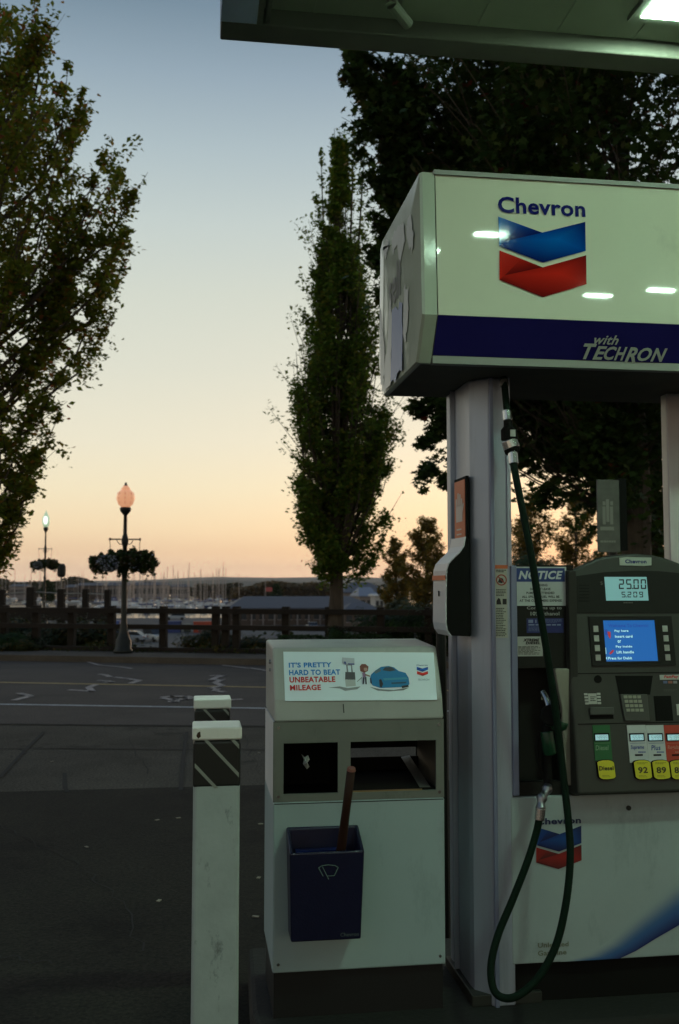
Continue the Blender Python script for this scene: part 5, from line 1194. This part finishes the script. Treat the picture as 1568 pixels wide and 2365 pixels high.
p = fpt(838, 1494); bush('clipped_hedge', 'clipped dark box hedge right of the columnar tree trunk', 'hedge', (p.x, p.y-0.5, 0.13), 0.46, 0.4, 0.45, 5000, 0.05, lf_bush, 42, True)
for k, (xd, w, h, lab, lm) in enumerate(((20,0.9,0.55,'low dark bush at the foot of the fence, far left edge',lf_bush),(58,0.5,0.4,'small leafy bush on the verge near the far left',lf_brush),(487,0.7,0.6,'yellow green bush behind the fence right of the near lamp post',lf_brush),
        (600,0.8,0.45,'weedy bush with orange tips left of the bin top',lf_brush),(773,0.35,0.75,'ivy clump around the foot of the columnar tree',lf_bush),(930,1.3,1.1,'dense dark shrub behind the fence, just left of the column',lf_bush),(1040,1.5,1.3,'dark shrub behind the column',lf_bush),(1000,0.8,0.5,'low shrub at the right end of the bin top',lf_bush),(1250,2.2,1.5,'dark shrub hidden mostly behind the pump',lf_bush))):
    p = fpt(xd); bush('verge_bush', lab, 'bush', (p.x, p.y+(0.7 if k not in (0,1,4) else -0.35), 0.0), w, 0.5, h, int(2600*w+900), 0.085, lm, 50+k)
for k, (xd, w, h, lab) in enumerate(((-40,1.0,1.0,'tall brown green scrub behind the fence at the far left edge'),(35,0.9,0.85,'brown scrub behind the first fence bay at the left'),(100,0.8,0.7,'scrub behind the fence left of the distant lamp'),(155,0.8,0.9,'scrub behind the fence right of the distant lamp'),(215,0.7,0.8,'dark scrub behind the fence, last clump left of the near lamp post'))):
    p = fpt(xd); bush('scrub_bush', lab, 'bush', (p.x, p.y+1.3, -0.3), w, 0.6, h+0.25, 2600, 0.11, lf_brush, 60+k)
# brush on the bank below the fence
rng = np.random.default_rng(9); pts = []
for _ in range(9000):
    x = rng.uniform(-28, 12); d = rng.uniform(0.9, 9.5); lump = 0.5*math.sin(x*1.3)+0.35*math.sin(x*3.1+1)
    zb = -0.05-(d-1.5)*0.40 if d > 1.5 else 0; pts.append((x, fence_y(x)+d, zb+rng.uniform(0, 0.55+0.35*lump)))
tag(leaf_mesh('bank_brush', pts, 0.16, lf_brush, seed=9), 'rough brush and weeds on the bank behind the timber fence', 'brush', kind='stuff')
pts = []
for _ in range(12000):
    x = rng.uniform(-30, 12); d = abs(rng.normal())*0.22; pts.append((x, fence_y(x)-d+0.1, 0.12+rng.uniform(0,0.16)*(0.6+0.5*math.sin(x*2.2)+0.4*math.sin(x*5))))
tag(leaf_mesh('verge_grass', pts, 0.07, lf_brush, seed=10, flat=0), 'short weedy grass along the foot of the timber fence', 'grass', kind='stuff')
# shrubs on the lower bank seen above the hedge, between tree trunk and column
for k, (xd, yb_, yt_, wpx, Yd, lab) in enumerate(((735,1440,1372,60,120,'rounded tree top showing behind the trunk of the columnar tree'),(930,1470,1385,110,58,'dark thicket left of the round autumn tree'),(1010,1480,1400,120,56,'dark thicket under the round autumn tree'),(1220,1480,1275,150,50,'dark thicket showing above the notice plate'),(1120,1480,1330,120,52,'dark thicket hidden behind the column'))):
    if k == 0: continue
    c = P(xd, yb_, Yd); h = P(xd, yt_, Yd).z-c.z
    bush('thicket', lab, 'bush', (c.x, c.y, c.z), wpx/2*Yd/FPX, 1.6, h, 3500, 0.28, lf_bush if k > 2 else lf_brush, 70+k)

# --- lamp posts
def lamp_post(label, base, hgt, scl, lit, ext=0.0, group='acorn street lamps with flower baskets'):
    x, y, z = base; o = thing('street_lamp', label, 'street lamp', tuple(base), group); s = scl
    H_ = hgt
    prof = [(.20,0),(.20,.06),(.165,.10),(.16,.28),(.12,.36),(.085,.5),(.075,.62),(.062,.7),(.058,1.6),(.055,1.78),(.07,1.80),(.07,1.86),(.05,1.9),(.047,H_*.62),(.06,H_*.625),(.075,H_*.65),(.06,H_*.675),(.042,H_*.69),(.036,H_*.80),(.05,H_*.805),(.11,H_*.825),(.12,H_*.84),(.10,H_*.848)]
    m = MB(); m._lathe(([(.2*s,-ext)] if ext else [])+[(r*s, h) for r, h in prof], x, y, z, 14); m.build('pole', iron, o, smooth=True)
    g0 = H_*.848; gh = H_-g0-0.02
    gp = [(.09,0),(.15,.12),(.185,.3),(.19,.42),(.165,.58),(.11,.68),(.09,.70),(.10,.74),(.05,.86),(.02,.92),(.02,.93),(.028,.95),(.01,1.0)]
    m = MB(); m._lathe([(r*s, g0+h*gh) for r, h in gp[:9]], x, y, z, 18)
    if lit: gm = mat('lit_globe', (0.55,0.62,0.5,1), 0.3, emit=(0.55,0.75,0.50,1), estr=0.55)
    else: gm = mat('amber_globe', (0.80,0.52,0.33,1), 0.25, emit=(0.80,0.36,0.19,1), estr=0.75)
    gl = m.build('globe', gm, o, smooth=True)
    m = MB(); m._lathe([(r*s, g0+h*gh) for r, h in gp[8:]], x, y, z, 12); m.build('finial', iron if not lit else gm, o)
    if lit: m = MB(); m._lathe([(.05*s,g0+.16*gh),(.1*s,g0+.3*gh),(.1*s,g0+.5*gh),(.05*s,g0+.62*gh)], x-0.0, y-0.15*s, z, 12); m.build('bulb', mat('lit_bulb', (1,1,1,1), 0.3, emit=(0.85,1,0.8,1), estr=1.6), gl)
    else:
        m = MB()
        for k in range(8):
            a = k*math.pi/4; m.tube([(x+math.cos(a)*.148*s, y+math.sin(a)*.148*s, z+g0+.12*gh), (x+math.cos(a)*.188*s, y+math.sin(a)*.188*s, z+g0+.36*gh), (x+math.cos(a)*.166*s, y+math.sin(a)*.166*s, z+g0+.585*gh)], 0.005, 4)
        m.build('globe_rib', mat('globe_rib', (0.30,0.16,0.10,1), 0.4), gl)
    za = H_*.66; m = MB(); arm = .31*s
    m.tube([(x-arm,y,z+za),(x+arm,y,z+za)], .016*s, 6)
    for sg_ in (-1, 1):
        m.tube([(x+sg_*arm,y,z+za+.03),(x+sg_*arm,y,z+za-.03)], .022*s, 6)
        m.tube(spline([(x+sg_*.05*s,y,z+za-.12),(x+sg_*.12*s,y,z+za-.10),(x+sg_*.17*s,y,z+za-.02)], 4), .009*s, 5)
    m.build('arm', iron, o)
    m = MB()
    for sg_ in (-1, 1): m.tube([(x+sg_*arm,y,z+za-.02),(x+sg_*arm*.95,y,z+H_*.575)], .007*s, 4)
    m.build('chain', iron, o)
    m = MB(); zb = H_*.50
    for sg_ in (-1, 1): m._lathe([(.06*s,zb-.12),(.17*s,zb-.05),(.22*s,zb+.05),(.22*s,zb+.07)], x+sg_*.33*s, y, z, 12)
    bk_ = m.build('basket', iron, o)
    rng = np.random.default_rng(int(x*100) & 255); n = 3600
    q = []; 
    for cx_, cz_, rr, hh, cnt in ((-.47,-.02,.25,.19,1400),(-.18,.04,.30,.21,1500),(.18,.05,.33,.24,1800),(.44,.0,.26,.22,1400)):
        v = rng.normal(size=(cnt,3)); v /= np.linalg.norm(v,axis=1,keepdims=True); v *= (rng.uniform(0.3,1,cnt)**.4)[:,None]*(1+.22*np.sin(v[:,0:1]*9+cx_*9)); q.append(v*np.array([rr,rr,hh])*s+np.array([x+cx_*s,y,z+H_*.525+cz_*s]))
    for k in range(10):                           # trailing stems
        a = rng.uniform(-.6,.6); u = rng.uniform(0,1,26); q.append(np.stack([x+(a+rng.normal(size=26)*.03)*s, y+rng.normal(size=26)*.1, z+H_*.5-u*.24*s*rng.uniform(.5,1.3)],1))
    leaf_mesh('foliage', np.concatenate(q), .085*s, lf_bask, o, seed=3)
    q = rng.normal(size=(330,3)); q /= np.linalg.norm(q,axis=1,keepdims=True)
    q = np.concatenate([q*np.array([.26,.24,.17])*s+np.array([x-.30*s,y-.16*s,z+H_*.520]), rng.normal(size=(50,3))*np.array([.2,.1,.1])*s+np.array([x+.25*s,y-.22*s,z+H_*.54])])
    leaf_mesh('flowers', q, .055*s, petal, o, seed=4)['kind'] = 'stuff'
    return o
b = G(284.5, 1508, 0.13); hh = P(292, 1112, b.y).z-0.13
lamp_post('near acorn street lamp with peach glowing globe and two large flower baskets', (b.x, b.y, 0.13), hh, 1.08, False)
b2 = P(101, 1440, 40.0); hh = P(104, 1177, 40.0).z-0.1
lamp_post('smaller distant street lamp at the left with its globe lit pale green', (b2.x, b2.y, 0.1), hh, 0.78, True, ext=5.6)
# small round topped sign
o = thing('road_sign', 'small dark rounded sign on a thin pole beside the distant lamp', 'road sign', tuple(P(142,1440,42)))
p = P(142, 1316, 42); m = MB(); m._lathe([(0.12,-.30),(0.17,-.2),(0.17,.14),(0.1,.25)], p.x, p.y, p.z, 10); m.build('sign_head', dark3, o)
m = MB(); m.tube([(p.x,p.y,-5.5),(p.x,p.y,p.z-.28)], 0.035, 6); m.build('pole', mat('galvanised', (0.3,0.28,0.26,1), 0.5, metal=0.5), o)

# ================================================================== QUAY, MARINA, FAR SHORE
glassd = mat('dark_glass', (0.015,0.02,0.025,1), 0.12)
tyre = mat('tyre_rubber', (0.012,0.012,0.012,1), 0.8)
def car(name, label, x, y, rot, col, suv=False, lights=False):
    cm = mat('car_paint_%d' % int(col[0]*1000+col[2]*97), col, 0.3, coat=0.5)
    o = thing(name, label, 'car', (x,y,-5.94)); o.rotation_euler = (0,0,rot)
    h = 1.75 if suv else 1.45
    body = [(-2.2,.35),(-2.25,.7),(-2.1,.95),(-1.1,1.02) if not suv else (-2.15,1.0),(2.1,.95),(2.25,.7),(2.2,.35)]
    def prof(mb, pr, w, w2=None):
        n = len(pr); vs = [(a,-w,b) for a,b in pr]+[(a,w,b) for a,b in pr]; mb.add(vs, [tuple(range(n)), tuple(range(2*n-1,n-1,-1))]+[(i,(i+1)%n,(i+1)%n+n,i+n)[::-1] for i in range(n)])
    def bl(mb, nm, mt, bv=0):
        q = mb.build(nm, mt, None, bevel=bv); q.parent = o; return q
    m = MB(); prof(m, [(-2.2,.35),(-2.25,.7),(-2.15,.95),(1.0,.98),(2.0,.86),(2.25,.7),(2.2,.35)], .88); bl(m, 'body', cm, .08)
    cab = [(-2.05,.95),(-1.85,h-.1),(-1.4,h),(.2,h),(1.1,.97)] if suv else [(-1.9,.95),(-1.2,h),(.1,h),(1.15,.97)]
    m = MB(); prof(m, cab, .76); bl(m, 'cabin', glassd, .05)
    m = MB(); rf = [(a*.96, b+.02) for a, b in cab[1:-1]]; prof(m, rf+[(rf[-1][0], rf[-1][1]-.08), (rf[0][0], rf[0][1]-.08)] if len(rf) == 2 else rf+[(rf[-1][0], rf[-1][1]-.08), (rf[0][0],rf[0][1]-.06)], .77); bl(m, 'roof', cm)
    for sx in (-1.4, 1.4):
        for sy in (-.82, .82):
            m = MB(); m.tube([(sx,sy-.1,.33),(sx,sy+.1,.33)], .33, 14); bl(m, 'wheel', tyre)
    for sy in (-.62, .62):
        m = MB(); m.box(2.2, sy-.16, .62, 2.27, sy+.16, .78); bl(m, 'headlight', mat('headlamp_glass', (0.6,0.55,0.45,1), 0.2))
        m = MB(); m.box(-2.28, sy-.14, .68, -2.2, sy+.14, .86); bl(m, 'tail_light', mat('tail_lamp', (0.3,0.02,0.02,1), 0.3))
    return o
def q6(x, y): return G(x, y, -5.94)
p = q6(300, 1483); car('parked_car', 'silver car parked behind the near lamp post', p.x, p.y, R(160), (0.30,0.33,0.38,1))
p = q6(262, 1478); car('parked_car', 'dark blue car left of the near lamp post', p.x-1, p.y+6, R(170), (0.06,0.08,0.14,1))
p = q6(356, 1481); car('parked_suv', 'white estate car with dark windows right of the near lamp post', p.x, p.y, R(-60), (0.62,0.62,0.58,1), True)
p = q6(494, 1471); car('parked_car', 'maroon car driving below the yellow green bush', p.x, p.y+8, R(178), (0.14,0.06,0.06,1))
for k, (xd, yd, c) in enumerate(((640,1436,(0.3,0.3,0.33,1)),(700,1437,(0.35,0.33,0.3,1)),(742,1436,(0.2,0.22,0.3,1)),(720,1456,(0.12,0.12,0.14,1)),(405,1432,(0.4,0.42,0.45,1)))):
    p = q6(xd, yd); car('parked_car', ['grey car parked left of three in front of the boat shed','beige car in the middle of the row before the boat shed','blue grey car beside the tree trunk before the boat shed','dark car alone on the quay left of the tree trunk','pale car right of the blue tarpaulin boat'][k], p.x, p.y, R(random.choice((0,180,90,-80))), c, k % 2 == 0)
def container(label, x0, x1, y0, y1, col):
    b = q6((x0+x1)/2, y1); s = b.y/FPX; w = (x1-x0)*s; h = (y1-y0)*s
    o = thing('shipping_container', label, 'container', (b.x,b.y,-5.94)); cm = mat('container_%d' % int(col[0]*100+col[2]*999), col, 0.6, var=0.2, scale=0.7)
    m = MB(); n = int(w/0.35); pr = []
    for i in range(n+1): pr.append((b.x-w/2+w*i/n, b.y-(0.05 if i % 2 else 0)))
    m.prism_z(pr+[(b.x+w/2,b.y+2.4),(b.x-w/2,b.y+2.4)], -5.94, -5.94+h); m.build('shell', cm, o)
    m = MB(); m.box(b.x-w/2-.03,b.y-.08,-5.94+h,b.x+w/2+.03,b.y+2.43,-5.94+h+.12); m.build('top_rail', cm, o)
    m = MB(); m.box(b.x+w/2-0.15,b.y-.09,-5.94,b.x+w/2+.01,b.y-.055,-5.94+h); m.build('door_bar', dark3, o)
container('red shipping container on the quay seen through the fence', 447, 492, 1438, 1461, (0.42,0.055,0.02,1))
container('blue shipping container left of the red one', 381, 418, 1437, 1461, (0.03,0.05,0.18,1))
container('small grey green skip between blue and red containers', 424, 440, 1444, 1460, (0.08,0.10,0.08,1))
container('small bright blue store behind the near lamp post', 262, 276, 1436, 1450, (0.04,0.10,0.35,1))
roofb = mat('blue_metal_roof', (0.03,0.033,0.06,1), 0.6, var=0.12, scale=0.3)
roofg = mat('grey_shingle_roof', (0.08,0.085,0.11,1), 0.7, var=0.15, scale=0.3)
wallb = mat('brown_board_wall', (0.09,0.06,0.045,1), 0.8, var=0.2, scale=0.4)
wallp = mat('pale_board_wall', (0.24,0.20,0.19,1), 0.7, var=0.1, scale=0.3)
winm = mat('window_dark', (0.03,0.035,0.04,1), 0.2)
def building(name, label, x0, x1, y_ridge, y_eave, y_base, Yd, wall_m, roof_m, depth=14, hip=0.12, nwin=6, posts=0, zfloor=-6.0, cat='building'):
    """hipped or gabled long building facing the street, sizes read at its distance"""
    L_, R2 = P(x0, y_eave, Yd).x, P(x1, y_eave, Yd).x; xm = (x0+x1)/2
    ze, zr = P(xm, y_eave, Yd).z, P(xm, y_ridge, Yd+depth/2).z
    o = thing(name, label, cat, ((L_+R2)/2, Yd, zfloor)); W_ = R2-L_; ov = 0.6
    m = MB(); m.box(L_+ov, Yd+ov, zfloor, R2-ov, Yd+depth-ov, ze); m.build('wall', wall_m, o)
    m = MB(); h = W_*hip; t = .25
    vs = [(L_,Yd,ze),(R2,Yd,ze),(R2,Yd+depth,ze),(L_,Yd+depth,ze),(L_+h,Yd+depth/2,zr),(R2-h,Yd+depth/2,zr),(L_,Yd,ze-t),(R2,Yd,ze-t),(R2,Yd+depth,ze-t),(L_,Yd+depth,ze-t)]
    m.add(vs, [(0,1,5,4),(1,2,5),(2,3,4,5),(3,0,4),(0,6,7,1),(1,7,8,2),(2,8,9,3),(3,9,6,0),(9,8,7,6)]); m.build('roof', roof_m, o)
    for k in range(nwin):
        xw = L_+ov+(W_-2*ov)*(k+.5)/nwin; hw = (W_/nwin)*.28; m = MB(); zc_ = zfloor+(ze-zfloor)*.55; hh2 = (ze-zfloor)*.2
        m.box(xw-hw, Yd+ov-.06, zc_-hh2, xw+hw, Yd+ov+.02, zc_+hh2); w = m.build('window', winm, o)
        m = MB(); m.box(xw-hw-.1, Yd+ov-.09, zc_-hh2-.15, xw+hw+.1, Yd+ov-.001, zc_-hh2-.02); m.build('sill', wallp, w)
    for k in range(posts):
        xw = L_+.3+(W_-.6)*k/(posts-1); m = MB(); m.box(xw-.12, Yd+.1, zfloor, xw+.12, Yd+.34, ze-.26); m.build('post', wallp, o)
    return o
building('boat_shed', 'long low shed with blue metal roof crossing behind the columnar tree', 524, 873, 1377, 1404, 1432, 190, wallb, roofb, depth=22, hip=.13, nwin=16, posts=14)
building('lodge', 'brown gabled building right of the tree trunk below the grey roofs', 790, 885, 1392, 1412, 1435, 178, wallb, roofg, depth=12, hip=.35, nwin=4)
building('harbour_office', 'large building with steep grey roof right of the tree trunk', 790, 903, 1345, 1368, 1395, 300, wallp, roofg, depth=24, hip=.32, nwin=7)
building('harbour_hall', 'grey blue hipped roof building in front of the large steep one', 828, 878, 1356, 1376, 1395, 270, wallp, mat('slate_blue_roof', (0.2,0.23,0.30,1), 0.6), depth=16, hip=.22, nwin=3)
building('white_annex', 'low white flat building just below the grey roofs', 862, 912, 1371, 1375, 1390, 240, mat('white_wall', (0.5,0.48,0.46,1), 0.7), mat('white_roof', (0.55,0.53,0.5,1), 0.6), depth=8, hip=.05, nwin=4)
for k, (x0, x1, yr, ye, Yd, wm, rm, lab) in enumerate(((20,62,1349,1354,560,wallp,roofg,'grey roofed marina house at the far left'),(175,240,1346,1352,540,wallb,roofb,'brown marina house behind the overlook railing'),(246,300,1345,1352,560,wallp,roofg,'pale marina house beside the near lamp post'),(305,392,1345,1351,600,wallp,roofg,'long pale marina building right of the near lamp post'),(392,440,1349,1355,640,wallp,roofg,'grey marina building left of the low gap'),(150,172,1350,1356,520,wallb,roofg,'small brown marina hut near the distant sign'))):
    building('marina_building', lab, x0, x1, yr, ye, 1370, Yd, wm, rm, depth=18, hip=.08, nwin=8, zfloor=-6.2)
# sailboats
hullw = mat('hull_white', (0.62,0.62,0.62,1), 0.4); hulld = mat('hull_blue', (0.05,0.07,0.16,1), 0.4); mastm = mat('mast_alloy', (0.44,0.37,0.34,1), 0.4, metal=0.3)
sailc = mat('sail_cover', (0.05,0.08,0.22,1), 0.8)
def sailboat(hm):
    o = thing('sailboat', 'moored sailboat with bare mast in the marina beyond the fence', 'sailboat', (0,0,-6.5), 'sailboats moored in the marina')
    def bl(mb, nm, mt): q = mb.build(nm, mt, None); q.parent = o; return q
    m = MB(); sec = [(-4.3,1.0,1.0),(-2,1.45,1.0),(1,1.5,1.05),(3,.95,1.15),(4.8,.05,1.3)]; vs = []
    for x, w, h in sec: vs += [(x,-w,h),(x,-w*.8,.2),(x,0,-.2),(x,w*.8,.2),(x,w,h)]
    fs = [(i*5+k, (i+1)*5+k, (i+1)*5+k+1, i*5+k+1) for i in range(4) for k in range(4)]+[(i*5+4,(i+1)*5+4,(i+1)*5,i*5) for i in range(4)]+[(0,1,2,3,4)]
    m.add(vs, fs); bl(m, 'hull', hm)
    m = MB(); m.hexa([(-2.2,-.9,1.0),(1.6,-.8,1.05),(1.6,.8,1.05),(-2.2,.9,1.0),(-2.0,-.7,1.6),(1.1,-.6,1.5),(1.1,.6,1.5),(-2.0,.7,1.6)]); bl(m, 'cabin', hullw)
    m = MB(); m.tube([(.6,0,1.4),(.6,0,13.5)], [.12,.08], 6); m.tube([(.6,-.6,8),(.6,.6,8)], .04, 4); mm = bl(m, 'mast', mastm)
    m = MB(); m.tube([(.6,0,2.3),(-3.4,0,2.4)], .06, 6); bl(m, 'boom', mastm)
    m = MB(); m.tube([(.3,0,2.5),(-1.5,0,2.55),(-3.2,0,2.5)], [.2,.17,.1], 8); bl(m, 'sail_cover', sailc)
    m = MB(); m.tube([(4.7,0,1.3),(.6,0,12.3)], .02, 3); m.tube([(-4.2,0,1.1),(.6,0,12.3)], .02, 3); bl(m, 'stay', mastm)
    return o
b0 = [sailboat(hullw), sailboat(hulld)]; rnd = random.Random(12)
k = 0
for row, (Yd, n, x0, x1) in enumerate(((300,15,265,512),(345,17,225,520),(395,18,60,560),(450,18,-20,545),(520,18,-10,640))):
    for i in range(n):
        src = b0[1 if rnd.random() < .22 else 0]
        xd = x0+(x1-x0)*(i+rnd.uniform(.15,.85))/n; p = P(xd, 1400, Yd+rnd.uniform(-12,12))
        o = copy_tree(src); s = rnd.uniform(.72,1.12); o.location = (p.x, p.y, -6.45); o.scale = (s,s,s*rnd.uniform(.8,1.15)); o.rotation_euler = (0, rnd.uniform(-.02,.02), R(rnd.choice((90,-90,80,-75,20)))+rnd.uniform(-.1,.1)); k += 1
for q in b0:
    for ch in list(q.children): bpy.data.objects.remove(ch)
    bpy.data.objects.remove(q)
# docks
m = MB()
for Yd in (322, 370, 422, 485): m.box(P(-40,1400,Yd).x, Yd, -6.45, P(560,1400,Yd).x, Yd+1.6, -6.1)
struct(m.build('docks', wallp))
# far wooded shore
rng = np.random.default_rng(77)
def shore(name, label, x0, x1, Yd, ytop, n, ls, lm, seed, kind='stuff', hmin=.4, depth=40):
    rng = np.random.default_rng(seed); xa, xb = P(x0,1360,Yd).x, P(x1,1360,Yd).x; pts = []
    u = rng.uniform(0,1,n); x = xa+(xb-xa)*u; hz = P((x0+x1)/2, ytop, Yd).z+6.5
    ph = rng.uniform(0,6,4); f = 1+.16*np.sin(x/9+ph[0])+.10*np.sin(x/3.7+ph[1])+.12*np.sin(x/24+ph[2])
    z = -6.5+hz*f*rng.uniform(0,1,n)**.6; y = Yd+rng.uniform(0,depth,n)
    o = leaf_mesh(name, np.stack([x,y,z],1), ls, lm, seed=seed); tag(o, label, 'trees', kind=kind)
lf_far = leafmat('far_tree_leaves', [(0,(0.05,0.06,0.03,1)),(.6,(0.09,0.08,0.03,1)),(1,(0.15,0.10,0.05,1))], .25)
shore('shore_woods', 'far off wood along the shore at the left behind the masts', -300, 200, 620, 1345, 9000, 2.4, lf_far, 81)
shore('shore_woods', 'far off wood along the shore behind the marina buildings', 200, 450, 760, 1349, 8000, 2.6, lf_far, 82)
shore('shore_woods', 'low far off wood right of the pale gap of water', 450, 560, 520, 1356, 4000, 2.0, lf_far, 83)
shore('shore_woods', 'autumn coloured wood behind the blue roofed shed', 540, 800, 420, 1354, 8000, 1.9, leafmat('far_autumn_leaves', [(0,(0.07,0.06,0.02,1)),(1,(0.22,0.13,0.05,1))], .3), 84)
shore('shore_woods', 'far off wood to the right behind the pump', 860, 1900, 380, 1352, 12000, 2.0, lf_far, 85)
for k, (xd, yt, w, lab) in enumerate(((637,1350,34,'dark rounded tree right behind the left end of the blue roof'),(110,1342,40,'dark green round tree behind the overlook railing'))):
    dist_tree(lab, xd, 1392, yt, w, 330 if k == 0 else 300, 90+k, 1600, lf_bush, ls=1.0, name='round_tree', r_=.4, bare=.05)
# flag pole
o = thing('flagpole', 'thin flagpole with a small red and white flag left of the blue roof', 'flagpole', tuple(P(613,1410,220)))
p = P(613, 1345, 220); m = MB(); m.tube([(p.x,220,-6),(p.x,220,p.z+1)], .07, 6); m.build('pole', mastm, o)
m = MB(); a = P(613,1366,220); m.box(a.x+.08, 219.95, a.z, a.x+1.5, 220.0, a.z+.9); m.build('flag', mat('flag_red', (0.45,0.10,0.09,1), 0.7), o)
# distant hills
def hills(Yd, x0, x1, ytop, seed, depth=1200):
    rng = np.random.default_rng(seed); m = MB(); n = 60; hz = P(784, ytop, Yd).z; ph = rng.uniform(0,6,4); A = []
    for i in range(n+1):
        xd = x0+(x1-x0)*i/n; f = .62+.22*math.sin(i*.19+ph[0])+.12*math.sin(i*.47+ph[1])+.05*math.sin(i*1.3+ph[2]); X = P(xd,1340,Yd).x
        A.append([(X,Yd-depth/2,-7),(X,Yd-depth/4,hz*f*.6),(X,Yd,hz*f),(X,Yd+depth/2,-7)])
    for r_ in A: m.v += r_
    for i in range(n):
        for k in range(3): m.f.append((i*4+k,(i+1)*4+k,(i+1)*4+k+1,i*4+k+1)); m.c.append(None)
    return struct(m.build('hills', mat('wooded_hill', (0.06,0.07,0.05,1), 0.95, var=0.3, scale=0.01), smooth=True))
hills(9000, -1200, 2600, 1322, 3)
hills(4200, -900, 900, 1339, 5, 700)
# haze: closed box of even pale air round everything
m = MB(); m.box(-9500, -3100, -10.5, 9500, 14500, 260)
hz = struct(m.build('haze', mat('haze', (1,1,1,1))), 'stuff'); hz['label'] = 'thin pale evening haze over the harbour'; hz['category'] = 'haze'
hm = bpy.data.materials.new('evening_haze'); hm.use_nodes = True; t = hm.node_tree; t.nodes.clear(); mo = t.nodes.new('ShaderNodeOutputMaterial'); pv = t.nodes.new('ShaderNodeVolumePrincipled')
pv.inputs['Color'].default_value = (0.95,0.93,0.92,1); pv.inputs['Density'].default_value = 0.000058; pv.inputs['Anisotropy'].default_value = 0.3
t.links.new(pv.outputs[0], mo.inputs['Volume']); hz.data.materials[0] = hm
